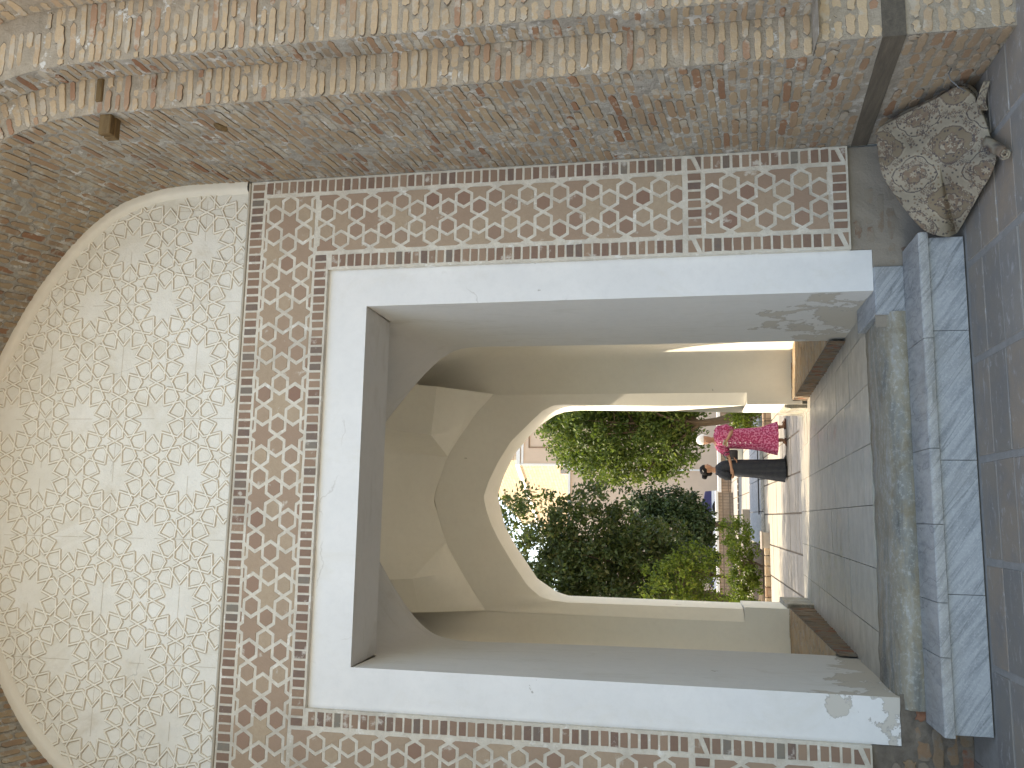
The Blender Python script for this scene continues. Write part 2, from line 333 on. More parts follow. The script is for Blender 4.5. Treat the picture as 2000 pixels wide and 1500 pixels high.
# ------------------------------------------------------------------ brick laying
def shear_none(s, t): return t
def lay_bricks(mb, f, s0, s1, t0, t1, pitch=.061, th=.037, lens=(.10, .135, .2, .22), gap=.014, hgt=.006, seed=1, m=1, keep=None, shear=None,
               jit=.12, K=(6, 2), edge=0.0, crev=None):
    """f(s, t) -> points (n,3), normals (n,3). Courses run along s and stack along t."""
    rs = np.random.RandomState(seed)
    C = []; row = 0; t = t0 + pitch*.5; extra = .35 if shear else 0
    t = t0 - extra + pitch*.5
    while t < t1 + extra:
        s = s0 - rs.uniform(0, .15) if edge == 0 else s0 - edge
        first = True
        while s < s1:
            L = rs.choice(lens) * rs.uniform(.9, 1.08)
            if first and edge: L *= rs.choice([.6, 1.0, .8])
            a, b = max(s, s0 - edge), min(s + L, s1 + edge)
            if s1 + edge - b < .05: b = s1 + edge
            if b - a > .035: C.append(((a+b)/2, t + rs.normal(0, .003), (b-a)/2, th*.5*rs.uniform(.82, 1.12), rs.normal(0, .012)))
            s = b + gap*rs.uniform(.6, 1.7); first = False
            if b >= s1 + edge - 1e-6: break
        t += pitch*rs.uniform(.95, 1.05)
    if not C: return
    C = np.array(C); n = len(C)
    a, b = K
    # unit outline
    per = [(x, -1) for x in np.linspace(-1, 1, a+1)[:-1]] + [(1, y) for y in np.linspace(-1, 1, b+1)[:-1]]
    per += [(x, 1) for x in np.linspace(1, -1, a+1)[:-1]] + [(-1, y) for y in np.linspace(1, -1, b+1)[:-1]]
    per = np.array(per, float); k = len(per)
    hs, ht = C[:, 2][:, None], C[:, 3][:, None]
    X = np.repeat(per[None, :, 0], n, 0)*hs; Y = np.repeat(per[None, :, 1], n, 0)*ht
    corner = (np.abs(per[:, 0]) > .99) & (np.abs(per[:, 1]) > .99)
    X[:, corner] *= (1 - np.minimum(.3, .010/hs)); Y[:, corner] *= .72
    X += rs.normal(0, jit, X.shape)*ht*.8; Y += rs.normal(0, jit, Y.shape)*ht
    ang = C[:, 4][:, None]; X, Y = X*np.cos(ang) - Y*np.sin(ang), X*np.sin(ang) + Y*np.cos(ang)
    hb = hgt*rs.uniform(.1, 1.3, n)[:, None]; tl = rs.normal(0, .02, n)[:, None]
    rings = []
    for sc, h in ((1.0 if crev is None else 1.05, -.001), (.99, 1.0), (.84, 1.18)):
        S = C[:, 0][:, None] + X*(sc if sc < 1 else sc); T = C[:, 1][:, None] + Y*sc
        if shear: T = shear(S, T)
        S2 = np.clip(S, s0 - edge - .004, s1 + edge + .004)
        P, Nn = f(S2.ravel(), T.ravel())
        H = (np.full_like(X, -.004 if crev is None else .0008) if h < 0 else hb*h + X*tl*.5)
        rings.append(P.reshape(n, k, 3) + Nn.reshape(n, k, 3)*H[..., None])
        Tc = T.mean(1); Sc = S.mean(1)
    ok = (Tc > t0) & (Tc < t1)
    if keep is not None: ok &= keep(Sc, Tc)
    idx = np.nonzero(ok)[0]; A = np.stack(rings, 1)[idx]       # n,3,k,3
    base_i = mb.verts(A.reshape(-1, 3)); rr = rs.beta(1.6, 2.2, len(idx))
    odd = rs.random_sample(len(idx)) < .09; rr[odd] = rs.uniform(.9, 1, odd.sum())
    for q in range(len(idx)):
        o = base_i + q*3*k; r = rr[q]; cr_ = crev if crev is not None and rs.random_sample() < .55 else m; c0 = rs.randint(k); c1 = rs.randint(3, k)
        for g in (0, 1):
            for j in range(k):
                j2 = (j+1) % k; mb.f.append((o+g*k+j, o+g*k+j2, o+(g+1)*k+j2, o+(g+1)*k+j)); mb.m.append(cr_ if g == 0 and (j-c0) % k < c1 else m); mb.r.append(r)
        mb.f.append(tuple(range(o+2*k, o+3*k))); mb.m.append(m); mb.r.append(r)
def mortar_bed(mb, f, s0, s1, t0, t1, step=.035, amp=.004, m=0, shear=None, seed=3):
    ns = max(2, int((s1-s0)/step)+1); nt = max(2, int((t1-t0)/step)+1)
    S, T = np.meshgrid(np.linspace(s0, s1, ns), np.linspace(t0, t1, nt), indexing='ij')
    P, Nn = f(S.ravel(), T.ravel()); h = noise3(P, 6, seed)*amp + noise3(P, 19, seed+1)*amp*.5
    h[(S.ravel() <= s0+1e-6) | (S.ravel() >= s1-1e-6)] *= .3
    mb.grid((P + Nn*h[:, None]).reshape(ns, nt, 3), m, .5)

# ------------------------------------------------------------------ the portal: arch profile (x, z), t = length along it
XC = .20
half = [(2.39, -.05), (2.39, 1), (2.39, 2), (2.39, 3), (2.39, 4), (2.392, 4.8), (2.392, 5.2), (2.365, 5.48), (2.28, 5.76), (2.14, 5.98), (1.94, 6.19), (1.69, 6.385), (1.42, 6.55), (1.07, 6.72), (.64, 6.9), (XC, 7.08)]
R_ = catmull(half, 10); L_ = R_[::-1].copy(); L_[:, 0] = 2*XC - L_[:, 0]
PROF = np.vstack([R_, L_[1:]]); PL = np.concatenate(([0], np.cumsum(np.linalg.norm(np.diff(PROF, axis=0), axis=1)))); PTOT = PL[-1]
tg = np.gradient(PROF, axis=0); tg /= np.linalg.norm(tg, axis=1)[:, None]; PN = np.stack([tg[:, 1], -tg[:, 0]], 1)   # outward
for _ in range(30): PN[1:-1] = (PN[:-2] + PN[1:-1]*2 + PN[2:])/4
PN /= np.linalg.norm(PN, axis=1)[:, None]
def prof(t):
    return np.interp(t, PL, PROF[:, 0]), np.interp(t, PL, PROF[:, 1]), np.interp(t, PL, PN[:, 0]), np.interp(t, PL, PN[:, 1])
Y0, YF1, YF2, YF3 = 5.6, 4.42, 4.24, 4.08        # tile wall, inner rib face, main front, lower block front
def f_soffit(off=0.0):
    def f(s, t):
        x, z, nx, nz = prof(t); n = len(x)
        P = np.stack([x+nx*off, s, z+nz*off], 1); return P, np.stack([-nx, np.zeros(n), -nz], 1)
    return f
def f_front(Y):
    def f(s, t):
        x, z, nx, nz = prof(t); n = len(x)
        return np.stack([x+nx*s, np.full(n, Y) + 0*s, z+nz*s], 1), np.tile(np.array([0., -1., 0.]), (n, 1))
    return f
def sh_soffit(S, T):
    k = np.clip((np.minimum(T, PTOT-T) - .55)/1.1, 0, 1); return T - .105*k*(S - 4.6)*np.where(T < PTOT/2, 1, -1)

portal = empty('portal_building', (XC, 5.6, 0), 'tall brick portal with white framed gateway, patterned tile band and plaster panel above', 'gateway')
T92 = .97                                         # below this the jamb is one plain block
mb = MB(); fs = f_soffit()
mortar_bed(mb, fs, YF1, Y0, T92, PTOT-T92, .04, .004, 0)
mortar_bed(mb, fs, 4.285, Y0, 0, T92, .04, .004, 0); mortar_bed(mb, fs, 4.285, Y0, PTOT-T92, PTOT, .04, .004, 0)
log_p = (4.705, 4.50)
kp = lambda S, T: (np.hypot((S-log_p[0])/.09, (T-log_p[1])/.07) > 1)
def not_beam(S, T): Z = T - .05 + 0; return ~((Z > .52) & (Z < .64) & (T < 1))
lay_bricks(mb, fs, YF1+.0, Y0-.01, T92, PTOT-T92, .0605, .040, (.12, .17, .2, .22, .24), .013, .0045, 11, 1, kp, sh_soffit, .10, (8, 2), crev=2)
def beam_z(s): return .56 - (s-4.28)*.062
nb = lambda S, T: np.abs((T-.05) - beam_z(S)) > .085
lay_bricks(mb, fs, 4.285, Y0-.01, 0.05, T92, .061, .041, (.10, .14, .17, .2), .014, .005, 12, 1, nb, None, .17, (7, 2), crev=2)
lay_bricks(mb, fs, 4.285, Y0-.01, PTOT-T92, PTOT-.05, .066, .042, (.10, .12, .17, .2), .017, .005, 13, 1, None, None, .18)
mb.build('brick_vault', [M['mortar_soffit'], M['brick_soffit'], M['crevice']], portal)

def front_mesh(name, Y, s0, s1, seed, t0, t1, step=.04, edge=.0):
    mb = MB(); f = f_front(Y)
    mortar_bed(mb, f, s0, s1, t0, t1, step, .003)
    lay_bricks(mb, f, s0+.004, s1-.004, t0, t1, .0615, .036, (.11, .18, .22, .24), .009, .007, seed, 1, None, None, .11, (8, 2), crev=2)
    return mb
mb = front_mesh('r', YF1, 0, .24, 21, T92, PTOT-T92); mb.build('inner_rib', [M['mortar_front'], M['brick_tan'], M['crevice']], portal)
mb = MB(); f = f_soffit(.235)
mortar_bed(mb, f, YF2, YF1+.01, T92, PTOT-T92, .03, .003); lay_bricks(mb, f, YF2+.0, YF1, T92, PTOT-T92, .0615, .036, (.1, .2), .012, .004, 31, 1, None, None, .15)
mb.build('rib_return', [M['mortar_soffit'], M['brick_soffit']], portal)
def arch_off(x, z):
    P = np.stack([np.atleast_1d(x), np.atleast_1d(z)], 1); D = np.hypot(P[:, :1]-PROF[None, :, 0], P[:, 1:]-PROF[None, :, 1]); i = D.argmin(1); v = P-PROF[i]
    return (v*PN[i]).sum(1)
TS = float(np.interp(5.28, PROF[:len(PROF)//2, 1], PL[:len(PROF)//2]))
def face_bricks(mb, Y, o0, o1, seed):
    f = f_front(Y); mortar_bed(mb, f, o0, o1, T92, PTOT-T92, .045, .003); A_ = (.0615, .036, (.11, .18, .22, .24), .009, .007)
    lay_bricks(mb, f, o0+.004, o1-.004, T92, TS, *A_, seed, 1, None, None, .11, (8, 2), crev=2); lay_bricks(mb, f, o0+.004, o1-.004, PTOT-TS, PTOT-T92, *A_, seed+1, 1, None, None, .11, (8, 2), crev=2)
    def fp(s, t): return np.stack([s, np.full(len(s), Y), t], 1), np.tile(np.array([0., -1., 0.]), (len(s), 1))
    lay_bricks(mb, fp, XC-3.7, XC+3.7, 5.28, 8.6, *A_, seed+2, 1, lambda S, T: (arch_off(S, T) > o0+.085) & (arch_off(S, T) < o1-.06), None, .11, (8, 2), crev=2)
mb = MB(); face_bricks(mb, YF2, .235, .62, 22)
mb.build('front_course', [M['mortar_front'], M['brick_tan'], M['crevice']], portal)
mb = MB(); f = f_soffit(.62)
mortar_bed(mb, f, YF3, YF2+.01, T92, PTOT-T92, .03, .003); lay_bricks(mb, f, YF3, YF2, T92, PTOT-T92, .0615, .036, (.1, .2), .012, .004, 32, 1, None, None, .15)
face_bricks(mb, YF3, .62, 1.5, 36)
# remaining front wall out to the building's edges
t = np.linspace(T92, PTOT-T92, 60); x, z, nx, nz = prof(t); px, pz = x+nx*1.5, z+nz*1.5
for i in range(59):
    def out(a, b):
        c = math.atan2(b-3.5, a-XC); dx, dz = math.cos(c), math.sin(c); k = min(9/abs(dx) if abs(dx) > 1e-6 else 1e9, (7.5 if dz > 0 else 4.6)/abs(dz) if abs(dz) > 1e-6 else 1e9)
        return (XC+dx*k, 3.5+dz*k)
    a, b = out(px[i], pz[i]), out(px[i+1], pz[i+1]); mb.poly([(px[i], YF3, pz[i]), (a[0], YF3, a[1]), (b[0], YF3, b[1]), (px[i+1], YF3, pz[i+1])], 0)
mb.build('outer_front', [M['mortar_front'], M['brick_tan'], M['crevice']], portal)
# lower plain blocks, both sides
for sd, t_ in ((1, 0), (-1, 1)):
    mb = MB()
    def fb(s, t, sd=sd): return np.stack([XC+sd*(2.19+s), np.full(len(s), 4.285), t], 1), np.tile(np.array([0., -1., 0.]), (len(s), 1))
    mortar_bed(mb, fb, 0, 4.0, -.03, .925, .05, .004)
    kb = (lambda S, T: np.abs(T-.56) > .075) if sd > 0 else None
    lay_bricks(mb, fb, .004, 1.6, 0, .925, .061, .041, (.12, .17, .22), .013, .005, 41+t_, 1, kb, None, .17, (7, 2), crev=2)
    # top ledge of the block
    a, b = XC+sd*2.19, XC+sd*6.2
    mb.poly([(a, 4.285, .922), (b, 4.285, .922), (b, 4.03, .922), (a, 4.03, .922)] if False else [(a, 4.20, .9245), (b, 4.20, .9245), (b, YF1+.02, .9245), (a, YF1+.02, .9245)], 0)
    mb.build('jamb_block', [M['mortar_front'], M['brick_tan'], M['crevice']], portal)
# timber tie in the right jamb: on the front face and running back on the inner face
mb = MB(); Mx = Matrix.Translation((2.39, 4.285, .56))
i = mb.verts([(2.384, 4.28, .612), (2.384, 4.28, .500), (2.384, 5.6, .432), (2.384, 5.6, .530), (2.45, 4.34, .612), (2.45, 4.34, .5), (2.45, 5.6, .432), (2.45, 5.6, .53),
     (3.9, 4.277, .612), (3.9, 4.277, .505), (3.9, 4.34, .612), (3.9, 4.34, .505), (2.384, 4.277, .612), (2.384, 4.277, .5)])
for q in ((0,3,2,1), (0,4,7,3), (1,2,6,5), (12,13,9,8), (12,8,10,4), (13,5,11,9), (12,0,1,13)): mb.face([i+k for k in q])
mb.build('timber_tie', [M['timber_grey']], portal)
mb = MB(); mb.box(2.47, 2.62, 4.406, 4.45, 5.10, 5.145, 0, .5, .006)
mb.box(2.27, 2.41, 4.435, 4.475, 5.045, 5.125, 0, .5, .005); mb.box(2.262, 2.41, 4.478, 4.53, 5.04, 5.118, 0, .5, .006)
mb.build('timber_stub', [M['timber_brown']], portal)
mb = MB(); k = 14
ring = [(2.384 + .004*math.sin(3*a), log_p[0]+.062*math.cos(a)+.01*math.sin(2*a), log_p[1]-.045+.035*math.sin(a)) for a in np.linspace(0, 2*PI, k, endpoint=False)]
i = mb.verts(ring + [(2.41, y*1.0, z) for x, y, z in ring] + [(2.376, log_p[0], log_p[1]-.045)])
for j in range(k): mb.face((i+j, i+(j+1) % k, i+2*k)); mb.face((i+j, i+k+j, i+k+(j+1) % k, i+(j+1) % k))
mb.build('log_end', [M['timber_brown']], portal)

# ------------------------------------------------------------------ back wall: tile band
BX0, BX1 = .41-2.388, 2.388
def clip_rect(P, x0, x1, z0, z1):
    for ax, lim, sg in ((0, x0, 1), (0, x1, -1), (1, z0, 1), (1, z1, -1)):
        out = []
        for i in range(len(P)):
            a, b = P[i], P[(i+1) % len(P)]; da, db = (a[ax]-lim)*sg, (b[ax]-lim)*sg
            if da >= 0: out.append(a)
            if (da > 0 and db < 0) or (da < 0 and db > 0):
                t = da/(da-db); out.append((a[0]+(b[0]-a[0])*t, a[1]+(b[1]-a[1])*t))
        P = out
        if len(P) < 3: return []
    return P
def area(P): return abs(sum(P[i][0]*P[(i+1) % len(P)][1]-P[(i+1) % len(P)][0]*P[i][1] for i in range(len(P))))/2
rt = random.Random(5)
def tile(mb, P, y=Y0, h=.004, m=1, r=None):
    if len(P) < 3 or area(P) < 2.2e-4: return
    # drop repeated points
    Q = [p for i, p in enumerate(P) if math.hypot(p[0]-P[i-1][0], p[1]-P[i-1][1]) > 1e-4]
    if len(Q) < 3: return
    cx = sum(p[0] for p in Q)/len(Q); cz = sum(p[1] for p in Q)/len(Q)
    sgn = sum(Q[i][0]*Q[(i+1) % len(Q)][1]-Q[(i+1) % len(Q)][0]*Q[i][1] for i in range(len(Q)))
    if sgn < 0: Q = Q[::-1]
    r = rt.random() if r is None else r; n = len(Q); hh = h*rt.uniform(.5, 1.2)
    i = mb.verts([(x+rt.gauss(0, .0012), y+.003, z+rt.gauss(0, .0012)) for x, z in Q] + [(cx+(x-cx)*.97, y-hh, cz+(z-cz)*.97) for x, z in Q])
    for j in range(n): mb.face((i+j, i+(j+1) % n, i+n+(j+1) % n, i+n+j), m, r)
    mb.face(range(i+n, i+2*n), m, r)
def star_field(mb, x0, x1, z0, z1, ox, oz, d=.13, kx=1.0, m=1):
    a = math.sqrt(3)*d; sx = 1.5*d*kx; seen = set()
    for i in range(int((x0-ox)/sx)-2, int((x1-ox)/sx)+3):
        for j in range(int((z0-oz)/a)-2, int((z1-oz)/a)+3):
            cx, cz = ox+i*sx, oz+j*a+(i % 2)*a/2
            P = []
            for q in range(6):
                for rad, an in ((.5*d, q*60), (.866*d, q*60+30)):
                    P.append((cx+math.cos(math.radians(an))*rad*.83*kx, cz+math.sin(math.radians(an))*rad*.83))
            tile(mb, clip_rect(P, x0, x1, z0, z1), m=m, r=rt.uniform(0, .75))
            for q in range(6):
                hx, hz = cx+math.cos(math.radians(q*60))*d*kx, cz+math.sin(math.radians(q*60))*d
                key = (round(hx, 2), round(hz, 2))
                if any((key[0]+e, key[1]+g) in seen for e in (-.01, 0, .01) for g in (-.01, 0, .01)): continue
                seen.add(key)
                P = [(hx+math.cos(math.radians(w*60))*.5*d*.81*kx, hz+math.sin(math.radians(w*60))*.5*d*.81) for w in range(6)]
                tile(mb, clip_rect(P, x0, x1, z0, z1), m=m, r=rt.uniform(.1, 1))
def row_v(mb, x0, x1, z0, z1, pitch=.0605, m=2):
    n = max(1, round((z1-z0)/pitch)); p = (z1-z0)/n
    for i in range(n):
        a = z0+i*p+.0075+rt.uniform(-.002, .002); b = z0+(i+1)*p-.0075+rt.uniform(-.002, .002)
        tile(mb, [(x0+rt.uniform(0, .006), a), (x1-rt.uniform(0, .006), a), (x1-rt.uniform(0, .006), b), (x0+rt.uniform(0, .006), b)], m=m)
def row_h(mb, x0, x1, z0, z1, pitch=.0605, m=2):
    n = max(1, round((x1-x0)/pitch)); p = (x1-x0)/n
    for i in range(n):
        a = x0+i*p+.0075+rt.uniform(-.002, .002); b = x0+(i+1)*p-.0075+rt.uniform(-.002, .002)
        tile(mb, [(a, z0+rt.uniform(0, .005)), (b, z0+rt.uniform(0, .005)), (b, z1-rt.uniform(0, .005)), (a, z1-rt.uniform(0, .005))], m=m)
def band_back(mb, x0, x1, z0, z1, step=.05):
    def f(s, t): return np.stack([s, np.full(len(s), Y0), t], 1), np.tile(np.array([0., -1., 0.]), (len(s), 1))
    mortar_bed(mb, f, x0, x1, z0, z1, step, .0012)
ZB0, ZP1, ZT0, ZT1 = .555, 1.588, 4.085, 4.715
FIN = 1.702                                         # inner edge of the right band
def side_band(name, mir):
    mb = MB()
    g = (lambda x: .41-x) if mir else (lambda x: x)
    def rng(a, b): return (min(g(a), g(b)), max(g(a), g(b)))
    x0, x1 = rng(FIN, BX1)
    band_back(mb, x0, x1, ZB0, ZT1)
    # lower framed panel
    a, b = rng(1.718, 1.812); row_v(mb, a, b, ZB0+.11, ZP1-.12)
    a, b = rng(2.284, 2.376); row_v(mb, a, b, ZB0+.11, ZP1-.12)
    a, b = rng(1.83, 2.268); row_h(mb, a, b, ZB0+.012, ZB0+.10); row_h(mb, a, b, ZP1-.112, ZP1-.022)
    a, b = rng(1.84, 2.258); star_field(mb, a, b, ZB0+.125, ZP1-.137, g(2.049), ZB0+.29)
    for q0, q1 in ((1.718, 1.812), (2.284, 2.376)):
        for w0, w1 in ((ZB0+.012, ZB0+.10), (ZP1-.112, ZP1-.022)):
            a, b = rng(q0, q1); tile(mb, [(a, w0), (b, w0), (b, w1-.05)], m=2); tile(mb, [(a, w0+.03), (b-.01, w1-.022), (b-.01, w1), (a, w1)], m=2)
    # long upper panel
    a, b = rng(1.718, 1.812); row_v(mb, a, b, ZP1+.008, ZT0-.02)
    a, b = rng(2.284, 2.376); row_v(mb, a, b, ZP1+.008, ZT1-.12)
    a, b = rng(1.84, 2.258); star_field(mb, a, b, ZP1+.012, ZT0+.09, g(2.049), ZB0+.29)
    # plaster edge of the proud band towards the frame
    xe = g(FIN); mb.poly([(xe, Y0, ZB0), (xe, Y0+.045, ZB0), (xe, Y0+.045, ZT0), (xe, Y0, ZT0)], 0)
    a, b = rng(FIN, BX1); mb.poly([(a, Y0, ZB0), (a, Y0+.045, ZB0), (b, Y0+.045, ZB0), (b, Y0, ZB0)], 0)
    return mb
side_band('', False).build('tile_band', [M['strap_plaster'], M['tile_clay'], M['border_clay']], portal)
side_band('', True).build('tile_band', [M['strap_plaster'], M['tile_clay'], M['border_clay']], portal)
mb = MB(); xl, xr = .41-FIN, FIN
band_back(mb, xl, xr, ZT0, ZT1)
row_h(mb, .41-2.376, 2.376, ZT1-.107, ZT1-.012); row_h(mb, .41-1.82, 1.82, ZT0+.012, ZT0+.10)
star_field(mb, .41-2.258, 2.258, ZT0+.118, ZT1-.125, 2.049, ZT0+.315, .132, 1.105)
mb.poly([(xl, Y0, ZT0), (xr, Y0, ZT0), (xr, Y0+.045, ZT0), (xl, Y0+.045, ZT0)], 0)
mb.build('tile_band', [M['strap_plaster'], M['tile_clay'], M['border_clay']], portal)

# ------------------------------------------------------------------ plaster panel above the band (tympanum)
zt0 = 4.735
sel = (PROF[:, 1] >= zt0); outer = PROF[sel]; nn = PN[sel]
rim_in = outer - nn*.085
mb = MB(); mb.poly([(x, Y0+.012, z) for x, z in rim_in] , 0)
mb.build('relief_panel', [M['plaster_relief']], portal)
mb = MB(); n = len(outer)
strip = np.stack([np.array([[p[0], Y0-.02, p[1]] for p in outer]), np.array([[p[0], Y0-.028+.003*math.sin(i*1.7), p[1]] for i, p in enumerate(outer - nn*.045)]),
                  np.array([[p[0], Y0-.020, p[1]] for p in outer - nn*.068]), np.array([[p[0], Y0+.013, p[1]] for p in rim_in])], 1)
mb.grid(strip, 0, .5, True)
mb.build('panel_rim', [M['plaster_rim']], portal, True)
mb = MB(); mb.box(BX0+.004, BX1-.004, Y0-.012, Y0+.03, ZT1+.002, zt0, 0, .5, .005); mb.build('panel_ledge', [M['ledge_strip']], portal)
# raised line pattern: ten-petalled rosettes on a rhombic lattice
inpoly = [(x, z) for x, z in rim_in] 
IP = np.array(inpoly)
def inside(x, z):
    if z < zt0+.012: return False
    c = False; j = len(IP)-1
    xs, zs = IP[:, 0], IP[:, 1]; xj, zj = np.roll(xs, 1), np.roll(zs, 1)
    with np.errstate(divide='ignore', invalid='ignore'):
        hit_ = ((zs > z) != (zj > z)) & (x < (xj-xs)*(z-zs)/(zj-zs)+xs)
    return bool(hit_.sum() % 2)
VX, VZ = .427, .602; rr_ = VZ/1.1756/2; sxk = VX/(.809*2*rr_)
segs = {}
def addseg(a, b):
    key = tuple(sorted([(round(a[0], 3), round(a[1], 3)), (round(b[0], 3), round(b[1], 3))])); segs[key] = (a, b)
def pol(r, deg): return (r*math.cos(math.radians(deg)), r*math.sin(math.radians(deg)))
def rotp(p, deg): c, s = math.cos(math.radians(deg)), math.sin(math.radians(deg)); return (p[0]*c-p[1]*s, p[0]*s+p[1]*c)
base_segs = []
for i in range(10):
    for sg in (1, -1):
        Mi = pol(1, 0); S = (.893, .225*sg); T = pol(.455, 36*sg); S2 = rotp((.893, -.225*sg), 72*sg); M2 = pol(1, 72*sg)
        for a, b in ((Mi, S), (S, T)): base_segs.append((rotp(a, 36*i), rotp(b, 36*i)))
for sg in (1, -1):            # half of the bow-tie cell to the right, rest by symmetry
    for mx in (1, -1):
        W = 2*.809*2 * .5     # horizontal distance to the middle of the cell (units of r)
        mir = (lambda p: p) if mx == 1 else (lambda p: (2*1.618-p[0], p[1]))
        S = (1.107, .225*sg); Mu = (1.618+pol(1, 270-18)[0] if False else 1.618-math.cos(math.radians(72)), sg*(1.1756-math.sin(math.radians(72))))
        Tt = (1.545, 0)
        base_segs.append((mir((1, 0)), mir(S))); base_segs.append((mir(S), mir(Mu))); base_segs.append((mir(Tt), mir(Mu)))
ox, oz = .639, 5.372
for i in range(-9, 8):
    for j in range(-4, 7):
        cx, cz = ox+i*VX, oz+j*VZ+(i % 2)*VZ/2
        if not (-2.8 < cx < 3.2 and 4.2 < cz < 7.8): continue
        for a, b in base_segs: addseg((cx+a[0]*rr_*sxk, cz+a[1]*rr_), (cx+b[0]*rr_*sxk, cz+b[1]*rr_))
mb = MB(); mg = MB(); rs = random.Random(9)
def cut(a, b):
    N_ = 8; ok = [inside(a[0]+(b[0]-a[0])*k/N_, a[1]+(b[1]-a[1])*k/N_) for k in range(N_+1)]
    if all(ok): return a, b
    ks = [k for k in range(N_+1) if ok[k]]
    if len(ks) < 2: return None
    k0, k1 = ks[0]/N_, ks[-1]/N_; return (a[0]+(b[0]-a[0])*k0, a[1]+(b[1]-a[1])*k0), (a[0]+(b[0]-a[0])*k1, a[1]+(b[1]-a[1])*k1)
yp = Y0+.012
for a, b in segs.values():
    c = cut(a, b)
    if not c: continue
    a, b = c; L = math.hypot(b[0]-a[0], b[1]-a[1])
    if L < .01: continue
    dx, dz = (b[0]-a[0])/L, (b[1]-a[1])/L; nx_, nz_ = -dz, dx; e = .004; h = .009*rs.uniform(.8, 1.1)
    a = (a[0]-dx*e+rs.gauss(0, .0008), a[1]-dz*e); b = (b[0]+dx*e, b[1]+dz*e+rs.gauss(0, .0008)); w, wt = .0062, .0042
    i = mb.verts([(a[0]+nx_*w, yp+.001, a[1]+nz_*w), (b[0]+nx_*w, yp+.001, b[1]+nz_*w), (b[0]-nx_*w, yp+.001, b[1]-nz_*w), (a[0]-nx_*w, yp+.001, a[1]-nz_*w),
                  (a[0]+nx_*wt, yp-h, a[1]+nz_*wt), (b[0]+nx_*wt, yp-h, b[1]+nz_*wt), (b[0]-nx_*wt, yp-h, b[1]-nz_*wt), (a[0]-nx_*wt, yp-h, a[1]-nz_*wt)])
    for q in ((4,5,6,7), (0,1,5,4), (1,2,6,5), (2,3,7,6), (3,0,4,7)): mb.face([i+k for k in q], 0)
    g = .0122
    mb.poly([(a[0]+nx_*g, yp-.0006-.0004*rs.random(), a[1]+nz_*g), (b[0]+nx_*g, yp-.0006-.0004*rs.random(), b[1]+nz_*g), (b[0]-nx_*g, yp-.0006-.0004*rs.random(), b[1]-nz_*g), (a[0]-nx_*g, yp-.0006-.0004*rs.random(), a[1]-nz_*g)], 1)
for q, xs_ in enumerate((-1.07, -.215, .639, 1.493, 2.2)):            # joints between the cast plaster sheets
    z = zt0+.02
    while z < 7.1:
        z2 = z+rs.uniform(.1, .5)
        if inside(xs_, z) and inside(xs_, z2): mb.poly([(xs_-.0012, yp-.0016, z), (xs_-.0012, yp-.0016, z2), (xs_+.0014, yp-.0016, z2), (xs_+.0014, yp-.0016, z)], 1)
        z = z2+rs.uniform(0, .25)
for zs in (5.07, 5.67, 6.27):
    x = -1.9
    while x < 2.3:
        x2 = x+rs.uniform(.1, .5)
        if inside(x, zs) and inside(x2, zs): mb.poly([(x, yp-.0017, zs-.0013), (x, yp-.0017, zs+.0013), (x2, yp-.0017, zs+.0013), (x2, yp-.0017, zs-.0013)], 1)
        x = x2+rs.uniform(0, .3)
mb.build('relief_lines', [M['relief_ridge'], M['relief_groove']], portal)

# ------------------------------------------------------------------ white door frame, reveals, chamber
XL, XR, ZL = -1.022, 1.435, 3.795         # opening
FXL, FXR, FZ = .41-FIN, FIN, ZT0
YFr = Y0+.040
mb = MB()
zb_r, zb_l = .425, .385
def ragged(x0, x1, z, n, amp, seed):
    r = random.Random(seed); return [(x0+(x1-x0)*k/n, z+r.uniform(-amp, amp)) for k in range(n+1)]
mb.poly([(FXL, YFr, FZ), (FXL, YFr, zb_l)] [::1] + [(x, YFr, z) for x, z in ragged(FXL, XL, zb_l, 6, .004, 3)][1:] + [(XL, YFr, ZL)])
mb.poly([(FXL, YFr, FZ), (XL, YFr, ZL), (XR, YFr, ZL), (FXR, YFr, FZ)])
mb.poly([(XR, YFr, ZL), (XR, YFr, zb_r), (FXR, YFr, zb_r), (FXR, YFr, FZ)])
for (a, b, z) in ((FXL, XL, zb_l), (XR, FXR, zb_r)): mb.poly([(a, YFr, z), (b, YFr, z), (b, YFr+.05, z), (a, YFr+.05, z)])
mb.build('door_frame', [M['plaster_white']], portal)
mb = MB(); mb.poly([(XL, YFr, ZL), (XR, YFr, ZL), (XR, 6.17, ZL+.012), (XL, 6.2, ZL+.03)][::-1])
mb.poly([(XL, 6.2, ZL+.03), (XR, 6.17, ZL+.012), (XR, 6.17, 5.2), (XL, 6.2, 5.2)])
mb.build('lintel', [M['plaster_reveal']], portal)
# splayed arch from the doorway back to the room arch
AB_R = [(1.462, .25), (1.462, 1.0), (1.462, 2.0), (1.465, 2.9), (1.468, 3.35), (1.45, 3.56), (1.40, 3.68), (1.31, 3.80), (1.15, 3.953), (.957, 4.109), (.772, 4.251), (.52, 4.41), (.2, 4.58)]
AB_L = [(-1.045, .25), (-1.045, 1.0), (-1.05, 2.0), (-1.06, 2.9), (-1.068, 3.35), (-1.06, 3.53), (-1.03, 3.69), (-.97, 3.805), (-.858, 3.927), (-.716, 4.043), (-.511, 4.182), (-.2, 4.37), (.2, 4.58)]
AA_R = [(XR, .25), (XR, 1.0), (XR, 2.0), (XR, 2.9), (XR, 3.4), (XR, 3.65), (XR-.005, 3.85), (XR-.03, 4.05), (1.25, 4.35), (1.0, 4.6), (.8, 4.75), (.52, 4.9), (.2, 5.0)]
AA_L = [(.405-x if k > 3 else XL, z) for k, (x, z) in enumerate(AA_R)]; AA_L = [(max(x, XL), z) for x, z in AA_L]
def arc(Lp, Rp, n=8): return catmull(np.array(Rp), n), catmull(np.array(Lp), n)
